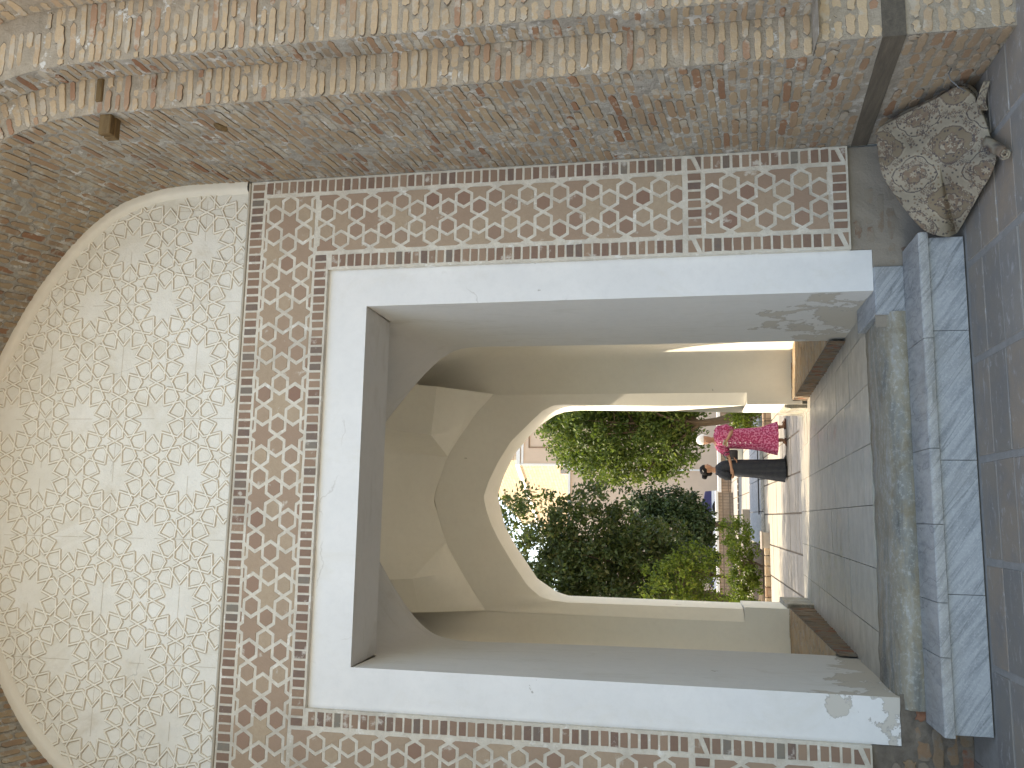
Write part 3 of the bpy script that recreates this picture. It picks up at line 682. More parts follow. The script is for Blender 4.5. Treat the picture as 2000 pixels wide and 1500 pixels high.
aR, aL = arc(AA_L, AA_R); bR, bL = arc(AB_L, AB_R)
def curve(R, L): return np.vstack([R, L[::-1][1:]])
CA, CB = curve(aR, aL), curve(bR, bL)
mb = MB(); rows = []
front = CA.copy()
rows.append(np.stack([np.clip(CA[:, 0], XL, XR), np.full(len(CA), YFr), np.minimum(CA[:, 1], 3.80)], 1)) if False else None
nrow = 10; G = []
for k in range(nrow+1):
    u = k/nrow; w = u*u*(3-2*u); y = 6.15+(7.35-6.15)*u; c = CA*(1-w)+CB*w; G.append(np.stack([c[:, 0], np.full(len(c), y), c[:, 1]], 1))
mb.grid(np.array(G), 0, .5, True)
for X_, fl in ((XR, False), (XL, True)):
    g = np.array([[(X_, y, z) for z in np.linspace(.25, 3.79, 12)] for y in np.linspace(YFr, 6.15, 5)]); mb.grid(g, 0, .5, fl)
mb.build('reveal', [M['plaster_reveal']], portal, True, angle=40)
# room: side walls with rounded far corners, far wall, vault
XWR, XWL = 2.06, -1.72; YB, YE = 7.36, 10.9
E1 = [(1.535, .85), (1.535, 2.0), (1.54, 3.0), (1.545, 3.8), (1.548, 4.035), (1.437, 4.134), (1.29, 4.268), (1.116, 4.387), (.942, 4.506), (.728, 4.631), (.475, 4.72), (.2, 4.80), (.014, 4.755), (-.335, 4.633), (-.488, 4.56), (-.715, 4.419), (-.927, 4.279), (-1.2, 4.08), (-1.208, 3.8), (-1.208, 3.0), (-1.21, 2.0), (-1.21, .93)]
E2 = [(1.412, .85), (1.412, 1.84), (1.432, 2.9), (1.442, 3.167), (1.429, 3.303), (1.362, 3.439), (1.24, 3.574), (1.105, 3.71), (.955, 3.859), (.698, 4.02), (.427, 4.15), (.215, 4.215), (.026, 4.165), (-.145, 4.098), (-.328, 4.0), (-.65, 3.79), (-.902, 3.609), (-1.036, 3.434), (-1.075, 3.275), (-1.092, 3.1), (-1.09, 1.862), (-1.09, .93)]
def plan(right, n=8):
    s = 1 if right else -1; xw = XWR if right else XWL; r = .42; xe = E1[0][0] if right else E1[-1][0]
    P = [(xw-.0*s, YB), (xw, 8.5), (xw, YE-r)]
    P += [(xw-s*r*(1-math.cos(a)), YE-r+r*math.sin(a)) for a in np.linspace(.15, PI/2, n)] + [(xe, YE)]
    return P
for right in (True, False):
    P = plan(right); mb = MB(); zb = .2
    zs = np.concatenate([np.linspace(zb, 3.5, 6), np.linspace(3.65, 5.0, 12)]); xe_ = P[-1][0]; lean_ = lambda z: math.sqrt(max(0, 1-(max(0, z-3.5)/1.55)**2)); g = np.array([[(xe_+(x-xe_)*lean_(z), y, z) for z in zs] for x, y in P]); mb.grid(g, 0, .5, not right)
    # return wall of the room arch (faces away from the camera)
    c = bR if right else bL; xw = XWR if right else XWL
    for i in range(len(c)-1): mb.poly([(c[i][0], YB, c[i][1]), (xw, YB, c[i][1]), (xw, YB, c[i+1][1]), (c[i+1][0], YB, c[i+1][1])])
    mb.poly([(.2, YB, 4.58), (.2, YB, 5.4), (xw, YB, 5.4), (xw, YB, 4.58)])
    # below and beside the niche
    x1, x2, zs_ = (E1[0][0], 1.388, .85) if right else (E1[-1][0], -1.04, .93)
    mb.poly([(x1, YE, zb), (x2, YE, zb), (x2, YE, zs_), (x1, YE, zs_)]); x3 = E2[0][0] if right else E2[-1][0]
    mb.poly([(x1, YE, zs_), (x2, YE, zs_), (x2, 11.0, zs_), (x3*.9821, 11.0, zs_)])
    mb.build('room_wall', [M['plaster_cream']], portal, True, angle=35)
e1 = resample(catmull(E1[4:18], 6), 60); e2 = resample(catmull(E2[3:20], 6), 60)
# match by arc: straight parts separately
def arch_loft(mb, A, B, ya, yb, nr=6, ease=1.0):
    G = []
    ya, yb = np.broadcast_to(ya, len(A)), np.broadcast_to(yb, len(A))
    for k in range(nr+1):
        u = (k/nr); w = u**ease; c = A*(1-w)+B*w; G.append(np.stack([c[:, 0], ya+(yb-ya)*u, c[:, 1]], 1))
    mb.grid(np.array(G), 0, .5, True)
def three(Eh, i0, i1, n=(10, 60, 10)):
    a = resample(Eh[:i0+1], n[0]); b = resample(Eh[i0:i1+1], n[1]); c = resample(Eh[i1:], n[2]); return np.vstack([a, b[1:], c[1:]])
A = three(np.array(E1), 4, 17); B = three(np.array(E2), 3, 19)
mb = MB(); 
def deeper(E):
    w = np.clip((E[:, 1]-3.1)/1.0, 0, 1); y = 11.0+.15*w*w*(3-2*w); k = y/11.2
    return np.stack([E[:, 0]*k, 1.6+(E[:, 1]-1.6)*k], 1), y
B, yB_ = deeper(B); arch_loft(mb, A, B, YE, yB_, 6); mb.build('niche_arch', [M['plaster_cream']], portal, True, angle=50)
E3 = [(1.385, .1), (1.385, .84), (1.385, .8401), (1.412, .85), (1.412, 1.85), (1.43, 3.0), (1.41, 3.22), (1.36, 3.36), (1.24, 3.54), (1.09, 3.70), (.82, 3.92), (.53, 4.06), (.26, 4.145), (-.17, 4.03), (-.45, 3.857), (-.847, 3.57), (-1.01, 3.31), (-1.056, 3.15), (-1.062, 1.87), (-1.066, .93), (-1.04, .9299), (-1.04, .8698), (-1.04, .1)]
mb = MB()
C3 = three(np.array(E3[4:20]), 1, 13, (10, 60, 10)); C2 = three(np.array(E2), 3, 19)
C2, yC_ = deeper(C2); arch_loft(mb, C2, C3, yC_, 11.75, 4)
for X_, zz, fl in ((1.388, .85, False), (-1.04, .93, True)):
    g = np.array([[(X_, y, z) for z in np.linspace(.1, zz, 5)] for y in (YE, 11.3, 11.75)]); mb.grid(g, 0, .5, fl)
    xo = 1.415 if X_ > 0 else -1.07
    mb.poly([(X_, 10.99, zz), (xo, 10.99, zz), (xo, 11.75, zz), (X_, 11.75, zz)] if X_ > 0 else [(X_, 11.02, zz), (X_, 11.75, zz), (xo, 11.75, zz), (xo, 10.99, zz)])
mb.build('outer_arch', [M['plaster_cream']], portal, True, angle=45)
# vault of the room
K2R, K3R, K4R = (1.548, 10.2, 4.606), (.926, 10.0, 4.599), (.728, YE, 4.631)
K2L, K3L, K4L = (-1.203, 10.45, 4.805), (-.776, 10.1, 4.806), (-.361, YE, 4.62)
E1a = catmull(E1[4:18], 5)
def e1pts(xa, xb): return [(x, YE, z) for x, z in E1a if min(xa, xb)-1e-3 <= x <= max(xa, xb)+1e-3]
for K2, K3, K4, xs in ((K2R, K3R, K4R, 1.548), (K2L, K3L, K4L, -1.2)):
    mb = MB(); low = np.array(sorted(e1pts(K4[0], xs), key=lambda p: -p[0]*(1 if xs > 0 else -1))); low = resample(low, 14)      # from spring to K4
    top = np.vstack([resample(np.array([low[0], K2]), 5)[:-1], resample(np.array([K2, K3]), 5)[:-1], resample(np.array([K3, K4]), 6)])
    g = []
    for k in range(7):
        u = k/6; q = low*(1-u)+top*u; q = q + np.array([0, -.05, -.03])*math.sin(u*PI)*np.sin(np.linspace(0, PI, 14))[:, None]; g.append(q)
    mb.grid(np.array(g), 0, .5, xs < 0); mb.build('pendentive', [M['plaster_cream']], portal, True, angle=30)
mb = MB()
mid = sorted(e1pts(K4L[0], K4R[0]), key=lambda p: -p[0])
P0 = np.vstack([resample(np.array([K2R, K3R]), 5)[:-1], resample(np.array([K3R, K4R]), 6)[:-1], resample(np.array([K4R] + mid + [K4L]), 20), resample(np.array([K4L, K3L]), 6)[1:], resample(np.array([K3L, K2L]), 5)[1:]]); NP = len(P0)
P1 = np.array([(1.548-(1.548+1.2)*u, 8.2, 4.95+.28*math.sin(PI*u)) for u in np.linspace(0, 1, NP)])
g = []
for k in range(9):
    u = k/8; q = P0*(1-u)+P1*u; q[:, 2] = np.minimum(q[:, 2] + .5*math.sin(PI*u)**.5, 5.34) ; g.append(q)
g.append(P1 + np.array([0, -1.0, .05])); mb.grid(np.array(g), 0, .5, True)
mb.poly([(XWL, YB, 5.38), (XWR, YB, 5.38), (XWR, YE+.02, 5.38), (XWL, YE+.02, 5.38)])
mb.build('room_vault', [M['plaster_cream']], portal, True, angle=40)
# brick ledges along both sides of the passage
def zfloor(y): return .375 - .0485*(y-6.1)
for right in (True, False):
    mb = MB(); xf = 1.437 if right else -1.03; sd = 1 if right else -1; xw = XWR if right else XWL
    def zt(y): return np.interp(y, [7.3, 10.95], [.448, .315] if right else [.462, .42])
    def ff(s, t, xf=xf, sd=sd):     # front: s height 0..1, t along y
        z0 = .375-.0485*(t-6.1)-.02; z = z0+(zt(t)-z0)*s; return np.stack([np.full(len(s), xf), t, z], 1), np.tile(np.array([-float(sd), 0, 0]), (len(s), 1))
    mortar_bed(mb, ff, 0, 1, 7.25, 10.98, .12, .002)
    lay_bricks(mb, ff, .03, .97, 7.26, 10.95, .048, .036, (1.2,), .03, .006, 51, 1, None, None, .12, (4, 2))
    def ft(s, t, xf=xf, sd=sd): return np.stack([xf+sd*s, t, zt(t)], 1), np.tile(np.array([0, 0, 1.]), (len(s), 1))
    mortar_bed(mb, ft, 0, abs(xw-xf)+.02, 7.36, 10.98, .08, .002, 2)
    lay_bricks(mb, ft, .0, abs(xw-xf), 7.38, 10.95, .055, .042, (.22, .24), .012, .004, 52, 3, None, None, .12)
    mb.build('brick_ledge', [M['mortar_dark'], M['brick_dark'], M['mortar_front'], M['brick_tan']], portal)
    mb = MB(); x0, x1 = (1.34, 1.60) if right else (-1.25, -.985); zz = .40 if right else .44
    G_ = []
    for (y, sc) in ((10.93, 1), (11.2, 1), (11.5, 1), (11.78, 1)):
        ring = []
        for a, b in ((x0, -.05), (x0, .1), (x0, .22), (x0, .33), (x0+.01*(1 if right else 1), zz), ((x0+x1)/2, zz+.005), (x1, zz), (x1, .2), (x1, -.05)):
            n_ = noise3(np.array([[a*3, y*3, b*3]]), 3, 5)[0]; ring.append((a+n_*.018, y+n_*.01, b+n_*.008))
        G_.append(ring)
    mb.grid(np.array(G_), 0, .5, False); mb.poly(G_[0]); mb.poly(G_[-1][::-1]); mb.build('corner_stone', [M['old_stone']], portal)
# base of the wall under the band
mb = MB()
def fbase(s, t): return np.stack([s, np.full(len(s), Y0+.034), t], 1), np.tile(np.array([0., -1., 0.]), (len(s), 1))
mortar_bed(mb, fbase, 1.704, 2.39, -.03, .556, .04, .006); mortar_bed(mb, fbase, 1.2, 1.704, -.03, .424, .04, .006)
lay_bricks(mb, fbase, 1.60, 2.38, 0.0, .55, .068, .045, (.12, .2, .24), .014, .0025, 63, 1, lambda S, T: (noise3(np.stack([S, T, S], 1), 4, 3) > .02) & ((S > 1.72) | (T < .38)), None, .2, (6, 2))
mb.build('base_plaster', [M['plaster_base'], M['brick_base']], portal)
mb = MB(); mortar_bed(mb, fbase, -1.98, -1.294, -.03, .556, .04, .008); mortar_bed(mb, fbase, -1.294, -1.0, -.03, .384, .04, .008)
lay_bricks(mb, fbase, -1.975, -1.04, 0.0, .55, .078, .062, (.12, .2, .24), .008, .012, 61, 1, lambda S, T: (S < -1.36) | (T < .34), None, .14, (7, 3))
mb.build('base_bricks', [M['mortar_dark'], M['brick_dark']], portal)
# building mass: roof, sides, courtyard front with the far arch
mb = MB(); X0, X1, ZT = -8.8, 9.2, 11.0
mb.poly([(X0, YF3, ZT), (X1, YF3, ZT), (X1, 11.75, ZT), (X0, 11.75, ZT)])
for X_ in (X0, X1): mb.poly([(X_, YF3, -.2), (X_, 11.75, -.2), (X_, 11.75, ZT), (X_, YF3, ZT)])
ol = [(x, z) for x, z in C3]; ol = [(1.388, .0)] + [(1.388, .85)] + ol + [(-1.04, .93), (-1.04, 0)]
def out2(a, b):
    c = math.atan2(b-1.2, a-.2); dx, dz = math.cos(c), math.sin(c); k = min(9/abs(dx) if abs(dx) > 1e-6 else 1e9, 9.8/abs(dz) if dz > 1e-6 else 1e9, 1.4/abs(dz) if dz < -1e-6 else 1e9); return (.2+dx*k, 1.2+dz*k)
for i in range(len(ol)-1):
    a, b = out2(*ol[i]), out2(*ol[i+1]); mb.poly([(ol[i][0], 11.75, ol[i][1]), (a[0], 11.75, a[1]), (b[0], 11.75, b[1]), (ol[i+1][0], 11.75, ol[i+1][1])])
mb.poly([(-9, 11.76, 10.9), (9.4, 11.76, 10.9), (9.2, 11.76, 11), (-8.8, 11.76, 11)])
# solid wall behind the tile wall so no light leaks into the passage room
for a in ((-8.8, -1.3, 5.66), (1.72, 9.2, 5.66)): mb.poly([(a[0], a[2], -.1), (a[1], a[2], -.1), (a[1], a[2], 11), (a[0], a[2], 11)])
mb.poly([(-1.3, 5.66, 4.12), (1.72, 5.66, 4.12), (1.72, 5.66, 11), (-1.3, 5.66, 11)])
mb.build('outer_shell', [M['plaster_cream']], portal)
# ------------------------------------------------------------------ ground
mb = MB(); mb.poly([(-300, -300, -.16), (300, -300, -.16), (300, 300, -.16), (-300, 300, -.16)]); tag(mb.build('ground', [M['yard_slab_shaded']]), kind='structure')
mb = MB(); mb.box(-60, 60, -1.2, 5.68, -.15, -.005, 0); mb.box(-60, 60, -60, -1.2, -.15, -.001, 2)  # unseen court behind the camera, made pale to bounce light into the arch
rs = random.Random(4)
ys = [5.225, 4.973, 4.712, 4.452]
while ys[-1] > -1.2: ys.append(ys[-1]-.262)
for i in range(-7, 8):
    xa, xb = .347+.557*i+.016, .347+.557*(i+1)-.016
    for j in range(len(ys)-1):
        e = rs.uniform(-.004, .004)
        mb.box(xa+rs.uniform(0, .006), xb-rs.uniform(0, .006), ys[j+1]+.006, ys[j]-.006+e*.5, -.03, rs.uniform(-.003, .003), 1, rs.random(), .004)
    # rows beside the step and towards the jamb
    if xa > 1.6 or xb < -1.2:
        y = 5.228
        while y < 5.6: mb.box(xa, xb, y, min(y+.25, 5.66), -.03, rs.uniform(-.003, .003), 1, rs.random(), .004); y += .262
tag(mb.build('court_paving', [M['grout'], M['paver_brick'], M['yard_pale']]), kind='structure')
# passage floor of long slabs falling gently to the far side
mb = MB(); mb.poly([(-2.0, 5.7, .2), (2.3, 5.7, .2), (2.3, 12.3, -.06), (-2.0, 12.3, -.06)])
xj = [-1.2, -.72, -.31, .106, .52, .93, 1.3, 1.62]
for i in range(len(xj)-1):
    y = 6.22 + rs.uniform(0, .0)
    while y < 12.28:
        L = rs.choice([.35, .5, .7, .95, 1.3]); y2 = min(y+L, 12.3)
        if 12.3-y2 < .25: y2 = 12.3
        g = .0024; a, b = xj[i]+g, xj[i+1]-g; z1, z2 = zfloor(y), zfloor(y2); e = rs.uniform(-.0015, .0015)
        k = mb.verts([(a, y+g, z1-.04), (b, y+g, z1-.04), (b, y2-g, z2-.04), (a, y2-g, z2-.04), (a, y+g, z1+e), (b, y+g, z1+e), (b, y2-g, z2+e), (a, y2-g, z2+e)]); r = rs.random()
        for f in ((4,5,6,7), (0,1,5,4), (1,2,6,5), (2,3,7,6), (3,0,4,7)): mb.face([k+q for q in f], 0, r)
        y = y2
mb.poly([(-1.6, 12.29, .07), (1.9, 12.29, .07), (1.9, 12.29, -.16), (-1.6, 12.29, -.16)][::-1])
tag(mb.build('passage_floor', [M['passage_slab']]), kind='structure')
# courtyard paving beyond
YG = -.10
mb = MB(); mb.poly([(-30, 11.8, YG-.012), (30, 11.8, YG-.012), (30, 60, YG-.012), (-30, 60, YG-.012)])
y = 11.9; j = 0
while y < 34:
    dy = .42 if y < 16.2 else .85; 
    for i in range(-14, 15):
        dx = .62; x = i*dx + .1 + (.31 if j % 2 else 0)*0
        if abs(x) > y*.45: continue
        mb.box(x+.016, x+dx-.016, y+.012, y+dy-.012, YG-.04, YG+rs.uniform(-.003, .003), 1 if y < 16.2 else 2, rs.random())  # near rows use the slab with shade in its colour, far rows the pale one
    y += dy; j += 1
tag(mb.build('courtyard_paving', [M['mortar_dark'], M['yard_slab_shaded'], M['yard_pale']]), kind='structure')

# ------------------------------------------------------------------ marble step and threshold
step = empty('marble_step', (.25, 5.4, 0), 'long grey marble step with pale tread slabs in front of the gateway', 'step')
mb = MB(); mb.box(-1.11, 1.62, 5.275, 5.62, -.02, .196); mb.build('step_core', [M['mortar_dark']], step)
rj = [-1.132, -.391, .346, 1.088, 1.645]
for i in range(4):
    mb = MB(); mb.box(rj[i]+.0015, rj[i+1]-.0015, 5.252, 5.273, .004, .194, 0, .5, .0015); mb.build('riser_slab', [M['marble_blue']], step)
tj = [-1.145, -.727, -.436, -.011, .411, 1.042, 1.672]
for i in range(6):
    mb = MB(); a, b = tj[i]+.0018, tj[i+1]-.0018; n = 14
    G = []
    for k in range(n+1):
        x = a+(b-a)*k/n; j1, j2 = rs.uniform(-.0025, .0025), rs.uniform(-.003, .003)
        G.append([(x, 5.607, .199), (x, 5.607, .252), (x, 5.238+j1, .2525), (x, 5.230+j2, .246+j1*.5), (x, 5.226+j2*1.3, .225), (x, 5.231+j1, .200), (x, 5.607, .199)])
    mb.grid(np.array(G), 0); mb.poly(G[0][:6]); mb.poly(G[-1][:6][::-1]); mb.build('tread_slab', [M['marble_tread']], step, True, angle=28)
# worn threshold stone
mb = MB(); G = []
for x in np.linspace(-1.085, 1.29, 70):
    w = math.exp(-((x-.15)/.75)**2); yb = 6.215
    rw = []
    pr = [(5.608, .245), (5.590, .285), (5.600, .335), (5.645, .368), (5.72, .385), (5.83, .388), (6.0, .384), (yb, .374), (yb, .2)]
    for (y, z) in pr:
        n_ = noise3(np.array([[x*4, y*4, z*4]]), 2.2, 8)[0]*.011 + noise3(np.array([[x*4, y*4, z*4]]), 7, 9)[0]*.004
        rw.append((x, y + n_*(.6 if y < 6.1 else 0), z + (n_*.8 - w*.012*(z > .3) if .26 < z else 0)))
    G.append(rw)
mb.grid(np.array(G), 0); mb.poly(G[0]); mb.poly(G[-1][::-1])
tag(mb.build('threshold_stone', [M['old_stone']], None, True), 'worn rounded grey stone sill across the gateway between the marble step and the floor slabs', 'sill')
mb = MB(); mb.box(1.275, 1.585, 5.612, 6.20, .246, .424, 0, .5, .006)
tag(mb.build('marble_block', [M['marble_blue']]), 'short blue grey marble block at the right end of the worn stone sill', 'block')

# ------------------------------------------------------------------ folded rug in the corner
def m_rug():
    k = NT('rug_pattern', .95, .1); a = k.new('Attribute'); a.attribute_name = 'woven'
    c = k.mix(k.ramp(k.noise(40, 3, .7), [(.4, 0), (.8, .35)]), a.outputs['Color'], (.16,.14,.12)); k.color(c); k.bump(k.noise(160, 2, .5), .35, .004); M['rug_pattern'] = k.mat
def woven(U):
    """weave the pattern: colour for every (u, v) in metres"""
    u, v = U[:, 0].copy(), U[:, 1].copy(); u = u + .006*np.sin(v*23) ; n = len(u)
    C = np.tile(np.array([.40, .365, .30]), (n, 1)); C[:] = C*(1+.05*np.sin(u*31+np.sin(v*17)))[:, None]
    W, H = .31, .36
    def put(mask, col): C[mask] = col
    plum, dark, tan, lt, rose = (.10,.07,.075), (.035,.03,.06), (.25,.195,.135), (.46,.42,.34), (.22,.145,.11)
    for half in (0, 1):          # ogee medallions on a staggered lattice
        cu = (np.floor(u/W+.5*half)+.5-.5*half)*W; cv = (np.floor(v/H+.5*half)+.5-.5*half)*H; x, y = (u-cu)/(W*.5), (v-cv)/(H*.5)
        r = np.abs(x)**1.15/.66 + np.abs(y)**1.35/.62 + .05*np.cos(8*np.arctan2(y, x))
        put((r < 1.12) & (r > 1.0), lt)
        put((r < 1.0) & (r > .93), dark if half else plum); put(r < .93, tan if not half else (.43,.39,.32))
        put((r < .42+.05*np.cos(6*np.arctan2(y, x))), lt if not half else tan); put((np.abs(r-.43) < .035), plum)
        a = np.arctan2(y, x); put((r < .30+.10*np.cos(5*a)) , rose); put(r < .10, lt)
    rs_ = np.random.RandomState(2)
    def sprig(pu, pv, sc, rot, cell, flower):
        cu, cv = (np.round((u-pu)/cell[0]))*cell[0]+pu, (np.round((v-pv)/cell[1]))*cell[1]+pv; x, y = (u-cu)/sc, (v-cv)/sc
        c_, s_ = math.cos(rot), math.sin(rot); x, y = x*c_+y*s_, -x*s_+y*c_
        st_ = (np.abs(y-.35*np.sin(x*2.2)) < .075) & (np.abs(x) < 1.0); put(st_, dark if flower else plum)
        for q, (lx_, ly_) in enumerate(((-.9, -.25), (-.45, .05), (-.5, -.62), (.1, .5), (.15, -.28), (.6, .72), (.65, .05), (1.1, .35))):
            d = np.hypot((x-lx_)/.26, (y-ly_)/.20); put(d < 1, plum); put(d < .62, rose if q % 2 else lt)
        if flower:
            d = np.hypot(x-1.25, y-.1); a = np.arctan2(y-.1, x-1.25); R = .42+.12*np.cos(6*a); put(d < R, plum); put(d < R*.78, lt); put(d < .14, rose)
    for q in range(9):
        sprig(rs_.uniform(0, .4), rs_.uniform(0, .4), rs_.uniform(.022, .032), rs_.uniform(0, 6.28), (rs_.uniform(.19, .27), rs_.uniform(.18, .26)), q % 2 == 0)
    for q in range(7):
        pu, pv, cell = rs_.uniform(0, .1), rs_.uniform(0, .1), rs_.uniform(.05, .09); cu, cv = np.round((u-pu)/cell)*cell+pu, np.round((v-pv)/cell)*cell+pv; d = np.hypot(u-cu, v-cv); put(d < .0055, dark if q % 2 else rose)
    return (C*.50 + np.array([.36, .32, .25])*.18)*np.array([1.0, .95, .88])*(1+.12*np.sin(u*21+v*9))[:, None]
def weave(o, U):
    at = o.data.color_attributes.new('woven', 'FLOAT_COLOR', 'POINT'); at.data.foreach_set('color', np.hstack([woven(U), np.ones((len(U), 1))]).astype(np.float32).ravel())
m_rug(); m_flat('rug_back', (.22,.19,.16), .95, .05); m_flat('gap_dark', (.03,.027,.025), .95, .05)
rug = empty('folded_rug', (2.0, 5.0, 0), 'folded cream rug with floral medallions propped in the corner against the brick jamb', 'rug')
# front outline of the top layer, measured points (x, y, z)
out_f = [(1.70, 5.30, .015), (1.665, 5.25, .085), (1.70, 5.235, .20), (1.80, 5.22, .29), (1.95, 5.20, .385), (2.06, 5.19, .435), (2.20, 5.17, .455), (2.30, 5.15, .452), (2.335, 5.10, .37), (2.345, 5.0, .285), (2.352, 4.90, .20),
         (2.36, 4.80, .115), (2.30, 4.77, .055), (2.20, 4.74, .03), (2.07, 4.70, .014), (1.96, 4.66, .012), (1.87, 4.62, .012), (1.82, 4.70, .012), (1.79, 4.86, .012), (1.75, 5.05, .012), (1.72, 5.2, .012)]
def rug_layer(name, outline, offs, seed, puff=.05, rings=12, mat='rug_pattern', k0=1.0, sub=5):
    O = catmull(np.array(outline + [outline[0]]), sub)[:-1]; c = O.mean(0) ; n = len(O); rs_ = np.random.RandomState(seed)
    e1_ = np.array([.93, -.36, .0]); e1_ /= np.linalg.norm(e1_); nrm = np.array([-.62, -.70, .35]); nrm /= np.linalg.norm(nrm); e2_ = np.cross(nrm, e1_); 
    if e2_[2] < 0: e2_ = -e2_
    G = []
    for k in range(rings+1):
        u = k/rings; P = c + (O-c)*u*k0
        h = puff*(1-u**2.2)**.8 if u < 1 else 0
        wr = (noise3(P, 3.4, seed)*.016 + noise3(P, 8, seed+2)*.006)*(1-u*.6)
        P = P + nrm*(h + offs) + nrm*wr[:, None]; P[:, 2] = np.maximum(P[:, 2], .006)
        G.append(P)
    # wrapped edge and back
    for d_, sc in ((.02, 1.0), (.05, .99), (.07, .93)):
        P = c+(O-c)*k0*sc; P = P + nrm*(offs-d_); P[:, 2] = np.maximum(P[:, 2], .004); G.append(P)
    G = np.array(G); mb = MB(); nr = len(G); i = mb.verts(G.reshape(-1, 3)); F = G.reshape(-1, 3)
    U = np.stack([F @ e1_, F @ e2_], 1)
    for a in range(nr-1):
        for b in range(n): mb.face((i+a*n+b, i+a*n+(b+1) % n, i+(a+1)*n+(b+1) % n, i+(a+1)*n+b), 0, .5)
    o = mb.build(name, [M[mat]], rug, True); weave(o, U); return o
rug_layer('top_fold', out_f, .055, 3, .045, 110, sub=26)
rug_layer('fold_gap_shade', out_f, -.03, 13, .02, 6, 'gap_dark', .95)  # near-black layer, painted as the shade in the gap between the folds
rug_layer('lower_fold', out_f, -.085, 23, .02, 6, 'rug_pattern', .97)
mb = MB(); U = []; G = []
for k in range(25):     # small loose flap standing out at the near right side
    u = k/24; G.append([(2.16+.13*u, 4.70-.04*u+.02*math.sin(4*u), .010+.05*v_*(1-.4*u)+.008*math.sin(3*u)) for v_ in np.linspace(0, 1, 16)])
G = np.array(G)
mb.grid(G, 0); F = G.reshape(-1, 3)
o = mb.build('flap', [M['rug_pattern']], rug, True); weave(o, F[:, [0, 2]]); o.modifiers.new('thick', 'SOLIDIFY').thickness = .012
mb = MB(); G = []; n = 26      # rolled end on the paving
for k in range(7):
    u = k/6; cx, cy = 1.80+.16*u, 4.44+.22*u; row = []
    for j in range(n):
        a = j/n*4.6*PI; r = .034-.024*j/n + .002*math.sin(5*a+k); row.append((cx+r*math.cos(a)*.85, cy-r*math.cos(a)*.5, .036+r*math.sin(a)))
    G.append(row)
G = np.array(G); mb.grid(G, 0); F = G.reshape(-1, 3)
o = mb.build('rolled_end', [M['rug_pattern']], rug, True); weave(o, np.stack([np.tile(np.linspace(0, .3, n), 7), F[:, 0]], 1)); o.modifiers.new('thick', 'SOLIDIFY').thickness = .009
mb = MB(); rs = random.Random(8)
O = catmull(np.array(out_f), 8)
for P in O:                      # frayed edge threads on the right and lower edges
    if P[0] > 1.85 and P[1] < 4.86:
        for _ in range(3):
            q = Vector(P)+Vector((rs.uniform(-.01, .01), rs.uniform(-.01, .01), rs.uniform(-.005, .02))); d = Vector((rs.uniform(0, .012), rs.uniform(-.016, -.004), rs.uniform(-.008, .006)))
            e = q+d; e.z = max(e.z, .006); mb.tube([q, (q+e)/2+Vector((0, 0, .003)), e], .0012, 4)
mb.build('fringe', [M['rug_back']], rug)
m_flat('wire_metal', (.16,.17,.18), .5, .5)
mb = MB(); mb.tube([(2.385, 4.66, .19), (2.34, 4.63, .215), (2.30, 4.62, .21), (2.27, 4.64, .17), (2.26, 4.68, .12)], .0028, 6)
tag(mb.build('bent_wire', [M['wire_metal']]), 'thin bent wire loop sticking out of the brick jamb above the folded rug', 'wire')

# ------------------------------------------------------------------ far courtyard
m_flat('far_plaster', (.68,.50,.37), .95, .1, .1, 1.2); m_flat('far_white', (.78,.74,.68), .9, .1, .05); m_flat('far_brown', (.30,.19,.12), .9, .1); m_flat('far_grey', (.36,.32,.28), .9, .1)
def m_farbrick():
    k = NT('far_brick', .95, .1); v = k.sep(); cx = k.new('CombineXYZ'); k.L.new(k.math('ADD', v[0], v[1]), cx.inputs[0]); k.L.new(v[2], cx.inputs[1])
    b = k.new('TexBrick'); k.L.new(cx.outputs[0], b.inputs[0]); b.inputs['Scale'].default_value = 1.0; b.inputs['Brick Width'].default_value = .36; b.inputs['Row Height'].default_value = .16; b.inputs['Mortar Size'].default_value = .018
    b.inputs['Color1'].default_value = (.46,.37,.26,1); b.inputs['Color2'].default_value = (.40,.31,.21,1); b.inputs['Mortar'].default_value = (.33,.24,.17,1)
    k.color(k.mix(k.ramp(k.noise(3, 4, .6), [(.4, 0), (.7, .4)]), b.outputs[0], (.48,.41,.30))); M['far_brick'] = k.mat
m_farbrick()
fb = empty('courtyard_building', (4, 46, 0), 'tall pale plastered courtyard building with moulded panels and brick top seen behind the trees', 'building')
mb = MB(); mb.box(-14, 16, 44.7, 47.5, -.1, 7.45); mb.build('wall', [M['far_plaster']], fb)
mb = MB(); mb.box(2.66, 16, 45.0, 54, 7.46, 10.15)
mb.build('upper_wall', [M['far_plaster']], fb)
mb = MB(); i = mb.verts([(2.655, 45.01, 7.46), (-1.6, 54.5, 7.46), (-1.6, 54.5, 10.2), (2.655, 45.01, 10.2), (2.655, 54, 7.46), (2.655, 54, 10.2)])
mb.face((i, i+3, i+2, i+1)); mb.face((i+3, i+5, i+2)); mb.build('side_wall', [M['far_brick']], fb)
mb = MB(); mb.box(2.60, 16, 44.9, 54.0, 10.16, 10.36); i = mb.verts([(2.6, 44.9, 10.21), (-1.7, 54.5, 10.21), (-1.7, 54.5, 10.42), (2.6, 44.9, 10.42)]); mb.face((i, i+3, i+2, i+1))
mb.box(2.58, 2.67, 44.93, 44.999, 7.5, 10.15); mb.box(2.66, 16, 44.93, 44.999, 9.98, 10.1)
mb.box(-2.2, 16, 44.58, 44.699, 7.44, 7.56); mb.box(2.33, 2.41, 44.62, 44.699, -.1, 7.40); mb.box(-4.2, -4.08, 44.62, 44.699, -.1, 7.40)
mb.build('moulding', [M['far_white']], fb)
